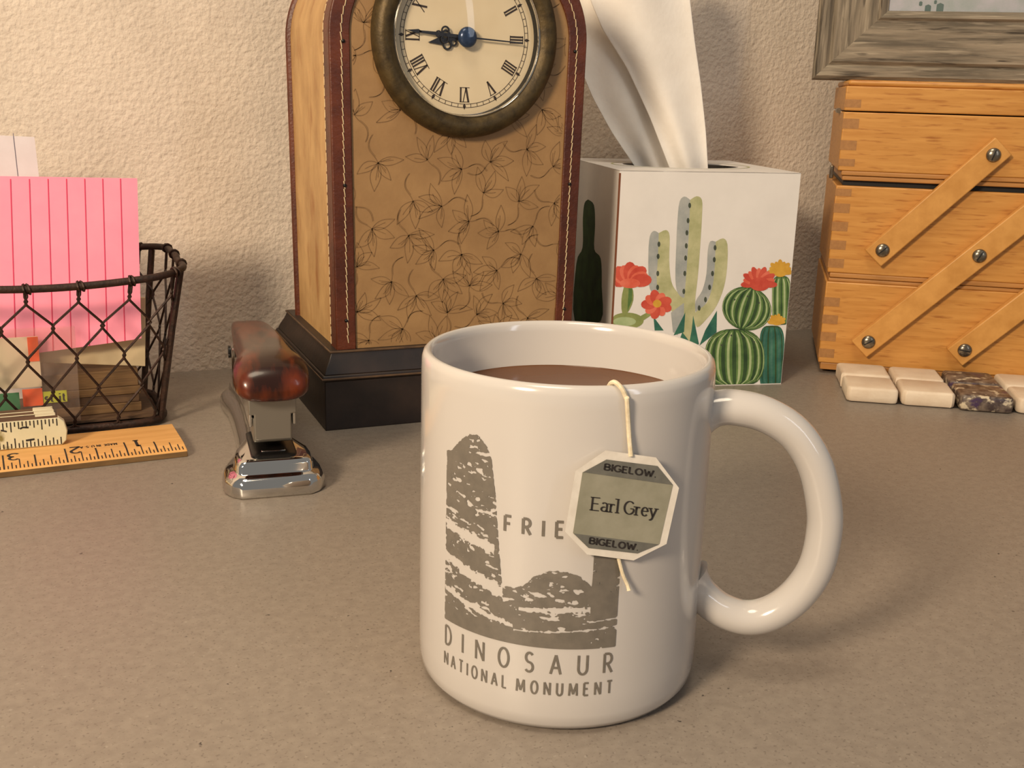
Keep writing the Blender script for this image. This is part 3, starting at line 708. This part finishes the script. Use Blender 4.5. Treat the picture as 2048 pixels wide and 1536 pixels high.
# barrel cacti
def barrel(cx, cy, rx, ry, ribs, rot=0, ks=('green', 'pale', 'darkgreen'), boxy=1.0):
    def se(k, sx):
        a = 2*math.pi*k/32; c, s = math.cos(a), math.sin(a)
        return (sx*rx*math.copysign(abs(c)**boxy, c), ry*math.copysign(abs(s)**boxy, s))
    T = lambda p: (cx+rot2(*p, rot)[0], cy+rot2(*p, rot)[1])
    tisp([T(se(k, 1)) for k in range(32)], ks[2])
    for i in range(ribs):
        x0 = -1+2*i/ribs+.04; x1 = -1+2*(i+1)/ribs-.05
        f = lambda x: math.sin(x*math.pi/2*.98)
        ys = [(-.95+1.9*t/9) for t in range(10)]
        prof_ = lambda y: max(0, 1-abs(y)**(2/boxy))**(boxy/2)
        A = [(rx*f(x0)*prof_(y), ry*y) for y in ys]; B = [(rx*f(x1)*prof_(y), ry*y) for y in ys]
        tisp([T(p) for p in A]+[T(p) for p in reversed(B)], ks[0])
        xm0 = x0+.25*(x1-x0); xm1 = x0+.62*(x1-x0)
        A = [(rx*f(xm0)*prof_(y), ry*y*.93) for y in ys]; B = [(rx*f(xm1)*prof_(y), ry*y*.93) for y in ys]
        tisp([T(p) for p in A]+[T(p) for p in reversed(B)], ks[1])
barrel(1298, 985, 58, 150, 4, boxy=.5)
barrel(1240, 1345, 78, 205, 5, ks=('teal', 'bluegreen', 'darkgreen'), boxy=.5)
barrel(1010, 1345, 185, 185, 8, boxy=.8)
barrel(1085, 1035, 152, 134, 8, rot=.28)
rg = random.Random(5)
petals(1290, 812, 78, 9, 'yellow', 'yellow', .95, 170, 370, .22); tisp(ell(1290, 815, 40, 26), 'yellow')
petals(1270, 1120, 56, 8, 'yellow', 'yellow', .9, 170, 370, .24); tisp(ell(1270, 1120, 34, 18), 'yellow')
petals(1160, 880, 108, 11, 'red', 'deepred', .9, 165, 375, .2); tisp(ell(1165, 885, 62, 42), 'deepred')
for x, y in ((990, 1200), (1060, 1210), (1130, 1240), (930, 1260), (1010, 980), (1090, 960), (1160, 1000)): tisp(ell(x, y, 6, 6, 8), 'spine')
pr = m.build('cactus_print', [mm[1] for mm in sorted(PC.values(), key=lambda q: q[0])], tb)
# dark cactus on the left panel
m = MB()
def spx(x, y):
    v, z = TB.side(1140+x/3.072, 280+y/3.072, -TW_); return (-TW_-.12, min(max(v, 1), TW_-1), max(z, .5))
P = cr([(112, 365), (148, 400), (155, 520), (150, 670), (190, 730), (196, 900), (190, 1110), (30, 1110), (40, 760), (78, 660), (80, 480), (90, 390), (112, 365)], 4)[:-1]
m.add([spx(*p) for p in P], [tuple(range(len(P)))])
m.build('side_cactus_print', PC['darkgreen'][1], tb)
m = MB()
for sx, r0, r1 in ((0, 1.16, 1.2),):
    A = [(OC[0]+OA*r0*math.cos(t*math.pi/32), OC[1]+OB*r0*math.sin(t*math.pi/32)) for t in range(64)]
    B = [(OC[0]+OA*r1*math.cos(t*math.pi/32), OC[1]+OB*r1*math.sin(t*math.pi/32)) for t in range(64)]
    m.rings([[(a, b, TH_+.12) for a, b in A], [(a, b, TH_+.12) for a, b in B]], False, False)
m.build('perforation_line', PC['olive'][1], tb)
# tissue
m = MB()
def sheet(left, right, v0, v1, folds, amp, ph):
    rows = []
    for j in range(25):
        t = j/24; ring = []
        for i in range(25):
            s = i/24
            l = [lerp([(k, left[k][c]) for k in range(len(left))], t*(len(left)-1)) for c in (0, 1)]
            r = [lerp([(k, right[k][c]) for k in range(len(right))], t*(len(right)-1)) for c in (0, 1)]
            px, py = l[0]+(r[0]-l[0])*s, l[1]+(r[1]-l[1])*s
            v = v0+(v1-v0)*t+amp*(.35+.65*t)*math.sin(ph+folds*math.pi*s+.8*t)+.8*math.sin(7*t+9*s)
            u, z = TB.front(px, py, v); ring.append((u, v, z))
        rows.append(ring)
    n = 25
    m.add([p for r_ in rows for p in r_], [(j*n+i, j*n+i+1, (j+1)*n+i+1, (j+1)*n+i) for j in range(24) for i in range(24)])
sheet([(1345, 350), (1300, 235), (1253, 135), (1205, 60), (1180, 0), (1178, -50), (1182, -110)], [(1417, 350), (1412, 260), (1402, 165), (1390, 80), (1381, 0), (1372, -60), (1350, -130)], 44, 40, 2.2, 5.0, 1.2)
sheet([(1278, 345), (1222, 262), (1185, 195), (1158, 130), (1150, 60), (1150, -10), (1160, -80)], [(1352, 345), (1335, 250), (1320, 160), (1300, 80), (1280, 0), (1260, -60), (1240, -120)], 55, 54, 2.6, 4.0, .3)
sheet([(1336, 345), (1310, 262), (1290, 195), (1270, 130), (1255, 60), (1240, -10), (1225, -80)], [(1415, 345), (1408, 250), (1396, 160), (1380, 80), (1372, 0), (1350, -60), (1330, -120)], 56, 58, 1.5, 3.0, 2.0)
ti = m.build('tissue', 'tissue', smooth=True, sharp=180); place(ti, TB); tag(ti, 'white folded tissue pulled up from the cactus tissue box', 'tissue')
sd = ti.modifiers.new('solid', 'SOLIDIFY'); sd.thickness = .0004; sb = ti.modifiers.new('s', 'SUBSURF'); sb.levels = sb.render_levels = 1

# ================================================================== SEWING BOX
SB = Frame(191.56, 666.78, -0.21368); SWD, SDP = 236.0, 104.0
sw = thing('sewing_box', 'honey coloured wooden cantilever sewing box with diagonal hinge arms', 'sewing box', SB)
def bx(name, matn, par, u0, u1, v0, v1, z0, z1, bev=.6): q = MB(); q.box(u0, u1, v0, v1, z0, z1); return q.build(name, matn, par, bevel=bev)
for u in (8, SWD-16):
    for v in (8, SDP-16): bx('foot', 'woodblack', sw, u, u+8, v, v+8, 0, 2.4, .3)
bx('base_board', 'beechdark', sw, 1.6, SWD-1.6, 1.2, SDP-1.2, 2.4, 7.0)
def drawer(z0, z1, fing, name='drawer'):
    d = bx(name, 'beech', sw, 0, SWD, 0, SDP, z0, z1, .7)
    for i, (a, b) in enumerate(fing):
        q = MB(); q.box(-.12, 9.2, -.14, 1, a, b); q.build('finger_joint', 'endgrain', d)
    return d
d3 = drawer(7.0, 58.3, [(10.5, 16), (21, 26.5), (32, 37.5), (43, 48.5)])
d2 = drawer(63.9, 116.6, [(67, 72.5), (78.2, 83.7), (89.4, 95), (100.4, 106), (110.5, 114.8)])
d1 = drawer(125.4, 159.6, [(128.2, 132.4), (137.6, 143.2), (150.0, 155.8)])
bx('moulding_or_gap_fill', 'beechdark', sw, 1.2, SWD-1.2, 1.0, SDP-1, 58.3, 60.6); bx('moulding_or_gap_fill', 'beechdark', sw, 1.6, SWD-1.6, .4, SDP-1, 60.9, 63.9)
bx('moulding_or_gap_fill', 'blackgap', sw, 4, SWD-4, 5, SDP-4, 116.6, 119.9, .1)  # black filler, paints the shade in the open gap above the middle drawer
bx('moulding_or_gap_fill', 'beechdark', sw, 3.0, SWD-1.2, .9, SDP-1, 119.8, 122.4); bx('moulding_or_gap_fill', 'beechdark', sw, 2.2, SWD-1.6, .3, SDP-1, 122.7, 125.4)
lid = bx('lid', 'beech', sw, 0, SWD, 0, SDP, 160.3, 174.4, .7)
for a, b in ((162.2, 166.8),):
    q = MB(); q.box(-.12, 9.2, -.14, 1, a, b); q.build('finger_joint', 'endgrain', lid)
bx('lid_rim', 'beech', lid, 1.0, SWD-1, .8, SDP-.8, 174.4, 178.0, 1.6)
q = MB(); q.tube([(-1.0, 30, 159.9), (-1.0, 42, 159.9)], 1.6, 8); q.build('hinge', 'screw', sw)
q = MB(); q.box(-2.2, .2, 40, 46, 118, 126); q.build('catch', 'screw', sw, bevel=.5)
for (a, b, name) in (((30.1, 79.9), (84.8, 138.1), 'arm'), ((28.1, 23.4), (141.4, 137.2), 'arm'), ((83.9, 22.6), (140.8, 79.8), 'arm')):
    dx, dz = b[0]-a[0], b[1]-a[1]; l = math.hypot(dx, dz); dx, dz = dx/l, dz/l
    w, e = 7.0, 7.2
    q = MB(); P = [(a[0]-dx*e+dz*w, a[1]-dz*e-dx*w), (b[0]+dx*e+dz*w, b[1]+dz*e-dx*w), (b[0]+dx*e-dz*w, b[1]+dz*e+dx*w), (a[0]-dx*e-dz*w, a[1]-dz*e+dx*w)]
    q.prism(P, -6.0, -.6, 'y'); arm = q.build('hinge_arm', 'beecharm', sw, bevel=.7)
    scr = [a, b] if l < 100 else [a, (84.8, 79.8), b]
    for i, c in enumerate(scr):
        q = MB(); q.lathe([(4.1, 0), (4.1, .5), (3.6, 1.2), (2.4, 1.8), (1.0, 2.1), (.01, 2.15)], 24, (c[0], -6.0, c[1]), 'y')
        s_ = q.build('screw', 'screw', arm, smooth=True, sharp=60)
        q = MB(); an = .9+i*.5+a[0]*.1; cx, cz = math.cos(an), math.sin(an)
        q.rings([[(c[0]+cx*t-cz*.35*k, -8.3+abs(t)*.12, c[1]+cz*t+cx*.35*k) for k in (-1, 1)] for t in (-3.0, -1.5, 0, 1.5, 3.0)], False, False, closed=False)
        q.build('slot', 'blackgap', s_)
        q = MB(); q.lathe([(2.4, -.7), (2.4, 0)], 12, (c[0], -.0, c[1]), 'y'); q.build('washer', 'screw', arm)

# ================================================================== PICTURE FRAME (stands on the sewing box, leaning back)
class FF: pass
pf = bpy.data.objects.new('picture_frame', None); COL.objects.link(pf); pf.empty_display_size = .02
_q = SB.K+SB.d*(-18.2)+SB.n*58
pf.location = W(_q[0], _q[1], 178.05); pf.rotation_euler = (math.radians(-3), 0, SB.a-WA)
tag(pf, 'weathered grey wood picture frame standing on the sewing box', 'picture frame')
FW, FH, MW = 260.0, 210.0, 42.0
prof = [(0, 3), (0, 13), (2, 15), (7, 13.5), (9, 11.5), (11, 13.5), (30, 10.5), (36, 9.5), (37.5, 11), (40, 9.5), (42, 7.5), (42, 3)]  # (inset, height towards viewer)
def rail(name, corners, matn, horizontal):
    (a0, b0), (a1, b1) = corners       # directions: start corner, end corner with mitres
    q = MB(); ring0, ring1 = [], []
    for ins, h in prof:
        ring0.append((a0[0]+b0[0]*ins, -h, a0[1]+b0[1]*ins)); ring1.append((a1[0]+b1[0]*ins, -h, a1[1]+b1[1]*ins))
    segs = [[tuple(p[i]+(r[i]-p[i])*t for i in range(3)) for p, r in zip(ring0, ring1)] for t in (0, .25, .5, .75, 1)]
    q.rings(segs); return q.build(name, matn, pf)
rail('frame_rail', (((0, 0), (1, 1)), ((FW, 0), (-1, 1))), 'driftwood', True)
rail('frame_rail', (((0, FH), (1, -1)), ((0, 0), (1, 1))), 'driftwood_v', False)
rail('frame_rail', (((FW, FH), (-1, -1)), ((0, FH), (1, -1))), 'driftwood', True)
rail('frame_rail', (((FW, 0), (-1, 1)), ((FW, FH), (-1, -1))), 'driftwood_v', False)
q = MB(); q.box(41, FW-41, -6.4, -5.4, 41, FH-41); pic = q.build('picture', 'picture', pf)
q = MB()
for x, z, s in ((65, 43.5, 2.2), (72, 44, 2.6), (60.5, 46.5, 1.2), (69, 47.5, 1.0)): q.poly([(x+s*math.cos(k*.785)*(.8+.3*(k % 2)), z+s*math.sin(k*.785)*1.2) for k in range(8)], lambda a, b: (a, -6.5, b))
q.build('picture_shapes', mat('picture_teal', rgb(70, 92, 92), rgb(84, 104, 100), 80), pic)
q = MB(); q.add([(41, -7.0, 41), (FW-41, -7.0, 41), (FW-41, -7.0, FH-41), (41, -7.0, FH-41)], [(0, 1, 2, 3)]); q.build('glass_pane', 'glass', pf)

# ================================================================== STONE TILE COASTER
TC = Frame(191.0, 601.0, -0.17)
tc = thing('stone_tile_trivet', 'trivet of cream and dark tumbled stone tiles in front of the sewing box', 'trivet', TC)
rt = random.Random(4)
q = MB(); q.box(2, 118, 3, 54, 0, .6); q.build('mesh_backing', 'blackgap', tc)
for c in range(4):
    for r in range(2):
        u0 = c*30.6+rt.uniform(-.3, .5); v0 = r*29.8+(-1.8 if c == 2 else 0)+rt.uniform(-.4, .4)
        hh = 9.0+rt.uniform(-.3, .3)+(.3 if r else 0)
        w, d = 28.6+rt.uniform(-.4, .5), 28.4
        P0 = rrect(u0, u0+w, v0, v0+d, 2.6, 4)
        jit = [(rt.uniform(-.25, .25), rt.uniform(-.25, .25)) for _ in P0]
        def ringz(ins, z): return [(u0+w/2+(a-u0-w/2)*(1-ins/14)+j[0], v0+d/2+(b-v0-d/2)*(1-ins/14)+j[1], z) for (a, b), j in zip(P0, jit)]
        q = MB(); q.rings([ringz(.6, .6), ringz(.1, 1.4), ringz(0, 4), ringz(.1, hh-1.6), ringz(.5, hh-.5), ringz(1.3, hh)])
        o = q.build('stone_tile', 'darkstone' if c == 2 else 'stone', tc, smooth=True, sharp=45)
        if c == 2: o['label'] = 'dark mottled stone tile'

# ================================================================== STAPLER
ST = Frame(-95.9, 424.9, 0.31)
st = thing('stapler', 'chrome desk stapler with glossy tortoiseshell brown handle', 'stapler', ST)
def wf(v, tab): return lerp(tab, v)
BWID = [(0, 14), (3, 18), (8, 20.8), (16, 21.4), (24, 20.6), (34, 17.4), (46, 13.6), (60, 12.4), (90, 12.2), (115, 13.0), (130, 15.0), (142, 16.0), (150, 13.5), (154, 9)]
VS = [0, 1, 3, 5, 8, 12, 16, 20, 24, 29, 34, 40, 46, 53, 60, 75, 90, 102, 115, 123, 130, 136, 142, 146, 150, 154]
def bring(ins, z, vmin=0):
    vs = [min(max(v, vmin+ins), 154-ins) for v in VS]
    Rr = [(max(.5, wf(v, BWID)-ins), w_) for v, w_ in zip(VS, vs)]
    return [(w, v, z) for w, v in Rr]+[(-w, v, z) for w, v in reversed(Rr)]
q = MB(); q.rings([bring(.8, 0), bring(.1, .8), bring(0, 2.5), bring(.2, 5), bring(1.2, 7.2), bring(3, 8.6), bring(4.4, 9.0), bring(4.9, 9.6), bring(5.1, 12.2), bring(6.0, 14), bring(7.6, 14.8)])
sbase = q.build('base', 'chrome', st, smooth=True, sharp=75)
q = MB(); q.rings([[(a, b, z) for a, b in rrect(-9.5+i, 9.5-i, 8.6+i, 44-i, 3)] for i, z in ((0, 14.2), (0, 15.6), (.6, 16.0))]); an = q.build('anvil', 'blackmetal', sbase, smooth=True)
q = MB(); q.box(-5, 5, 12.5, 14.2, 16, 16.6); q.build('anvil_slot', 'chrome', an, bevel=.3)
# magazine & front plate
q = MB(); q.box(-8.0, 8.0, 13.5, 132, 20, 31); q.build('magazine', 'steelgrey', st, bevel=.8)
q = MB(); q.prism([(-7.6, 21.5), (7.6, 21.5), (7.6, 32.6), (9.8, 32.8), (9.8, 40.5), (-9.8, 40.5), (-9.8, 32.8), (-7.6, 32.6)], 11.6, 13.4, 'y'); q.build('front_plate', 'steelgrey', st, bevel=.5)
q = MB(); q.box(-9.6, -8.2, 14, 126, 27, 42); q.box(8.2, 9.6, 14, 126, 27, 42); q.build('arm_channel', 'chrome', st, bevel=.4)
q = MB(); q.box(-10.4, 10.4, 116, 142, 14, 38); q.build('rear_bracket', 'chrome', st, bevel=2)
q = MB(); q.tube([(-11.5, 127, 33), (11.5, 127, 33)], 3.2, 14); q.build('pivot_pin', 'blackmetal', st, smooth=True, sharp=50)
HT = [(2, 43, 46, 9), (3, 41, 49.5, 12.2), (5.5, 39.8, 53, 14.4), (10, 39.2, 55.8, 15.4), (17, 39.3, 57.2, 15.6), (25, 40, 57.6, 14.6), (34, 40.6, 57.2, 12.6), (46, 40.4, 56.4, 11.2), (70, 39.5, 54.4, 10.4), (95, 38, 52, 10.2), (118, 36, 49.4, 9.6), (134, 35.0, 47.2, 9.0), (144, 35, 45.4, 8.6), (148, 36, 43.4, 7.8)]
R_ = []
for v, zb, zt, w in HT:
    ring = []
    for k in range(20):
        a = 2*math.pi*k/20; c, s = math.cos(a), math.sin(a)
        e = .42 if v > 60 else (.58 if v > 40 else .74)
        ring.append((w*math.copysign(abs(c)**e, c), v, (zb+zt)/2+(zt-zb)/2*math.copysign(abs(s)**e, s)))
    R_.append(ring)
q = MB(); q.rings([list(reversed(r)) for r in R_]); q.build('handle', 'tortoise', st, smooth=True, sharp=70)

# ================================================================== WIRE BASKET AND ITS CONTENTS
BK = Frame(-153.1, 509.6, 0.445)
bk = thing('wire_basket', 'rusty black chicken wire basket holding note pads', 'basket', BK)
RU0, RV1 = -196.0, 92.0
def rimz(u, v): return 79.0-4.6*math.sin(math.pi*min(max(-u/130, 0), 1)) + (1.5 if v > 40 else 0)
rim = rrect(RU0, 0, 0, RV1, 22, 8); bot = rrect(RU0+13, -12, 15, RV1-14, 16, 8)
def resample(P, step):
    P = P+[P[0]]; out = []; acc = 0
    for a, b in zip(P[:-1], P[1:]):
        l = math.hypot(b[0]-a[0], b[1]-a[1])
        while acc <= l:
            out.append((a[0]+(b[0]-a[0])*acc/l, a[1]+(b[1]-a[1])*acc/l)); acc += step
        acc -= l
    return out
rp = resample(rim, 4)
q = MB(); q.tube([(a, b, rimz(a, b)) for a, b in rp], 1.75, 10, closed=True); q.build('rim', 'wire', bk, smooth=True)
q = MB(); q.tube([(a, b, 3.0) for a, b in resample(bot, 4)], 2.0, 10, closed=True); q.build('base_ring', 'wire', bk, smooth=True)
cs = []
for (a, b), (c, d) in (((-3.2, 9.5), (-14.5, 21)), ((-6.4, 86), (-16, 74)), ((RU0+5, 8), (RU0+15, 20)), ((RU0+5, 86), (RU0+15, 72))):
    q = MB(); q.tube([(a, b, 78), (a*.6+c*.4, b*.6+d*.4, 50), (c, d, 3)], 1.7, 8); q.build('corner_post', 'wire', bk, smooth=True)
# perimeter lookup: arc length along rim starting at (-26.4, 0) running towards -u
peri = resample(rim, .5); i0 = min(range(len(peri)), key=lambda i: abs(peri[i][0]+26.4)+abs(peri[i][1])*3)
if peri[(i0+20) % len(peri)][0] > peri[i0][0]: peri = list(reversed(peri)); i0 = min(range(len(peri)), key=lambda i: abs(peri[i][0]+26.4)+abs(peri[i][1])*3)
peri = peri[i0:]+peri[:i0]; PL = len(peri)*.5
def wallpt(s, z):
    a, b = peri[int(round(s/.5)) % len(peri)]
    cu, cv = RU0/2, RV1/2
    f = min(max((z-3)/76, 0), 1); k = .5-.5*0
    # shrink towards the base ring
    uu = cu+(a-cu)*(1-(1-f)*.128); vv = cv+(b-cv)*(1-(1-f)*.31)
    return (uu, vv, z)
NP = int(round(PL/22.4)); pitch = PL/NP
rows = [(70.5, 66.5), (57.0, 53.0), (41.5, 37.5), (25.5, 21.5), (9.5, 5.0)]
for k in range(2*NP):
    path = []
    j = k//2
    a, b = peri[int((j*pitch)/.5) % len(peri)]
    zt = rimz(a, b)
    even = j*pitch; side = -1 if k % 2 == 0 else 1
    odd = even+side*pitch/2
    path.append((even+side*.5, zt+2.0))
    for i, (z1, z0) in enumerate(rows):
        s0 = even if i % 2 == 0 else odd
        sd_ = side if i % 2 == 0 else -side
        path.append((s0+sd_*.55, z1)); path.append((s0-sd_*.55, (z1+z0)/2)); path.append((s0+sd_*.55, z0))
    path.append((even+side*pitch*.22, 3.0))
    q = MB(); q.tube([wallpt(s, z) for s, z in path], .62, 5); q.build('mesh_wire', 'wire', bk, smooth=True)
for j in range(NP):
    a, b = peri[int((j*pitch)/.5) % len(peri)]
    q = MB()
    for o_ in (-.8, .7):
        z = rimz(a, b); n_ = len(peri); a2, b2 = peri[int((j*pitch+o_)/.5) % n_]; a3, b3 = peri[int((j*pitch+o_+2.5)/.5) % n_]
        tx, ty = a3-a2, b3-b2; l = math.hypot(tx, ty); nx, ny = -ty/l, tx/l
        q.tube([(a2+nx*2.2*math.cos(t*math.pi/5)+tx/l*.7*math.sin(t*math.pi/5+o_), b2+ny*2.2*math.cos(t*math.pi/5)+ty/l*.7*math.sin(t*math.pi/5+o_), z+2.2*math.sin(t*math.pi/5)) for t in range(10)], .58, 5, closed=True)
    q.build('rim_wrap', 'wire', bk, smooth=True)

def sub(fr, u, v, a=0.0):
    p = fr.K+fr.d*u+fr.n*v; return Frame(p[0], p[1], fr.a+a)
# pink lined note, standing inside (slightly fanned sheet stack)
PN = sub(BK, 0, 25)
pn = thing('sticky_notes', 'neon pink lined sticky notes standing in the wire basket', 'notepad', PN)
def pink(u, z): return 0.035*(z-43)+ 2.2*math.sin((u+20)/45.0)**2
U0, U1 = -96.0, -18.4
nx_, nz_ = 20, 10; front = []; back = []
for i in range(nx_+1):
    for j in range(nz_+1):
        u = U0+(U1-U0)*i/nx_; zb = 43.4-.09*(U1-u); zt = 120.6+.02*(U1-u); z = zb+(zt-zb)*j/nz_
        front.append((u-(120-z)*(.036*i/nx_+.062*(1-i/nx_)), pink(u, z)-1.0, z)); back.append((u-(120-z)*(.036*i/nx_+.062*(1-i/nx_)), pink(u, z)+.8, z))
q = MB(); n = nz_+1; NV = len(front)
fs = [(i*n+j, (i+1)*n+j, (i+1)*n+j+1, i*n+j+1) for i in range(nx_) for j in range(nz_)]
fs += [tuple(reversed([k+NV for k in f])) for f in fs[:nx_*nz_]]
for j in range(nz_): fs += [(j, j+1, NV+j+1, NV+j), (nx_*n+j+1, nx_*n+j, NV+nx_*n+j, NV+nx_*n+j+1)]
for i in range(nx_): fs += [((i+1)*n, i*n, NV+i*n, NV+(i+1)*n), (i*n+nz_, (i+1)*n+nz_, NV+(i+1)*n+nz_, NV+i*n+nz_)]
q.add(front+back, fs); q.build('paper_pad', 'pink', pn, smooth=True, sharp=50)
q = MB()
for k in range(10):
    ul = -26.0-7.9*k
    P = []
    for j in range(11):
        zb = 43.4-.09*(U1-ul); zt = 120.6; z = zb+(zt-zb)*j/10
        f_ = (ul-U0)/(U1-U0); P.append((ul-(120-z)*(.036*f_+.062*(1-f_)), z))
    q.stroke(P, .42, lambda a, b, ul=ul: (a, pink(ul, b)-1.2, b))
q.build('ruled_line', 'pinkline', pn)
# cream pad behind, dark pad stack beneath
CF = sub(BK, 0, 31.8)
q = MB(); q.prism([(-110, 38), (-19.2, 27.2), (-17.2, 62), (-106, 70)], 0, 2.2, 'y'); cp_ = q.build('cream_notepad', 'creampaper', bevel=.3); place(cp_, CF); tag(cp_, 'cream note pad standing behind the pink sticky notes in the basket', 'notepad')
BF = sub(BK, 0, 28)
ps = thing('note_pad_stack', 'brown banded stack of memo pads lying in the bottom of the basket', 'pad stack', BF)
for i, (z0, z1, mt_) in enumerate(((5.6, 10.2, 'brownbox'), (10.2, 14.6, 'ruleedge'), (14.6, 18.6, 'brownbox'), (18.6, 27.0, 'brownbox'))):
    q = MB(); q.box(-62-2*i, -22.5-.8*(i % 2), 0+.6*(i % 2), 30, z0, z1); q.build('memo_pad', mt_, ps, bevel=.4)
q = MB(); q.box(RU0+18, -17, 20, RV1-18, 4.2, 5.5); q.build('base_panel', 'ruleedge', bk)
# white lined card behind
WF = sub(BK, 0, 70)
wc = thing('white_notepad', 'white lined paper pad sticking up behind the pink notes', 'notepad', WF)
q = MB(); q.prism([(-150, 5.6), (-64.2+8, 5.6), (-60.4, 137.4), (-150, 141)], 0, 2.0, 'y'); q.build('paper_pad', 'whitepaper', wc)
q = MB(); q.stroke([(-69.8, 139.2), (-67, 20)], .35, lambda a, b: (a, -.12, b)); q.stroke([(-79.8, 139.5), (-77, 20)], .35, lambda a, b: (a, -.12, b)); q.build('ruled_line', 'blueline', wc)
# sticky flag dispenser leaning at the front
GF = sub(BK, 0, 19.5)
gd = thing('flag_dispenser', 'clear plastic sticky flag dispenser with orange and green tabs', 'flag dispenser', GF)
GF.z = 0
q = MB(); q.add([(-104, 0, 5.6), (-51.8, 0, 5.6), (-51.4, 0, 52.2), (-104, 0, 52.8)], [(0, 1, 2, 3)]); q.add([(-104, 2.6, 5.6), (-51.8, 2.6, 5.6), (-51.4, 2.6, 52.2), (-104, 2.6, 52.8)], [(3, 2, 1, 0)])
q.build('clear_case', 'clearplastic', gd)
for (u0, u1, z0, z1, k, v) in ((-104, -67.8, 24, 48.4, 'paleflag', 1.2), (-72.5, -67.9, 36.5, 48.2, 'orange', .9), (-76.6, -67.9, 14.8, 23.2, 'orange', .9), (-104, -78, 13.8, 22.0, 'green', .9)):
    q = MB(); q.box(u0, u1, v, v+.4, z0, z1); q.build('sticky_flag', k, gd)
q = MB(); q.box(-70.5, -57.2, 1.3, 1.5, 15.5, 21.2); lb = q.build('label_strip', 'yellowgreen', gd)
q = MB(); text(q, 'st-it', -66.9, -58.1, 16.1, 4.0, .85, lambda a, b: (a, 1.22, b)); q.build('label_lettering', 'ink', lb)

# ================================================================== WOODEN RULER AND FOLDING RULE
RF = sub(BK, -10.6, -35.4, .02)
rl = thing('wooden_ruler', 'plain wooden inch ruler lying on the desk before the basket', 'ruler', RF)
RL, RWd, RT = 320.0, 40.0, 4.2
q = MB(); q.prism([(0, 0), (RWd, 0), (RWd, RT), (9, RT+.1), (1.0, RT-.9), (0, RT-1.6)], -RL, 0, 'x')
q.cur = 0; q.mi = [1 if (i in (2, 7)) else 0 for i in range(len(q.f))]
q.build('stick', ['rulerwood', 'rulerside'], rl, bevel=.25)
q = MB()
def rz(v): return RT-.9+(v-1)*(1.0/8) if v < 9 else RT+.1
def rmap(a, b): return (-a, b, rz(b)+.06)
for k in range(1, 16*12):
    x = k*25.4/16; L = 18.0 if k % 16 == 0 else (14.2 if k % 8 == 0 else (10.6 if k % 4 == 0 else (7.2 if k % 2 == 0 else 4.2)))
    q.stroke([(x, b) for b in (1.0, 4.0, 8.99) if b < L]+[(x, L)], .5 if k % 8 else .7, rmap)
q.build('tick_marks', 'ink', rl)
q = MB()
for n_ in (1, 2, 3):
    # figures are printed upside down as seen from the desk edge
    x = n_*25.4-3.0
    def fm(a, b, x=x): return rmap(x+a-3.4, 19.0-b)
    q = MB(); text(q, str(n_), 0, 4.2, 0, 9.0, 1.3, fm, xs=.95); q.build('figure', 'ink', rl)
def fm2(a, b): return rmap(28.5+a, 18.6-b)
q = MB(); text(q, 'MADE IN', 0, 8.6, 0, 2.8, .42, fm2, xs=.55); text(q, 'U.S.A.', 9.8, 16.6, 0, 2.8, .42, fm2, xs=.6)
q.build('maker_mark', 'ink', rl)

ZR = RT+.15
FR = sub(BK, -59.6, -12.2, -.02); 
fo = thing('folding_rule', 'folded cream zigzag carpenter rule resting on the wooden ruler', 'folding rule', FR)
fo.location = W(FR.x, FR.y, ZR)
for i in range(4):
    v0 = i*5.3; du = (-0.0, -4.0, -4.4, -4.8)[i]; h = 13.2-(.5 if i else 0)
    P = [(-240, 0), (-2.6+du, 0), (-.6+du, 2.0), (0+du, h*.5), (-1.0+du, h-2.2), (-3.6+du, h), (-240, h)]
    q = MB(); q.cur = 0; q.prism(P, v0, v0+4.3, 'y')
    q.mi = [0]*len(q.f); q.mi[2+5] = 1
    lf = q.build('rule_leaf', ['rulepaint', 'ruleedge'], fo, bevel=.5)
    if i == 0:
        q = MB()
        for k in range(60):
            x = 3.0+k*25.4/16; L = 4.6 if k % 8 == 4 else (3.4 if k % 2 == 0 else 2.2)
            q.stroke([(-x, .5), (-x, .5+L)], .5, lambda a, b: (a, -.08, b)); q.stroke([(-x-1.2, h-.5), (-x-1.2, h-.5-L)], .5, lambda a, b: (a, -.08, b))
        q.stroke([(-14.0, 3.9), (-17.6, 3.6)], .9, lambda a, b: (a, -.08, b))
        q.stroke([(-16, 9.6), (-18.4, 9.9), (-19.6, 9.3)], .8, lambda a, b: (a, -.08, b))
        q.stroke([(-25, 8.6), (-27.4, 9.4)], .7, lambda a, b: (a, -.08, b))
        q.build('tick_marks', 'ink', lf)
    else:
        q = MB(); q.box(-9+du, -.4+du, v0-.1, v0+4.4, h-.4, h+.35); q.build('cream_tip', 'rulepaint', lf, bevel=.3)
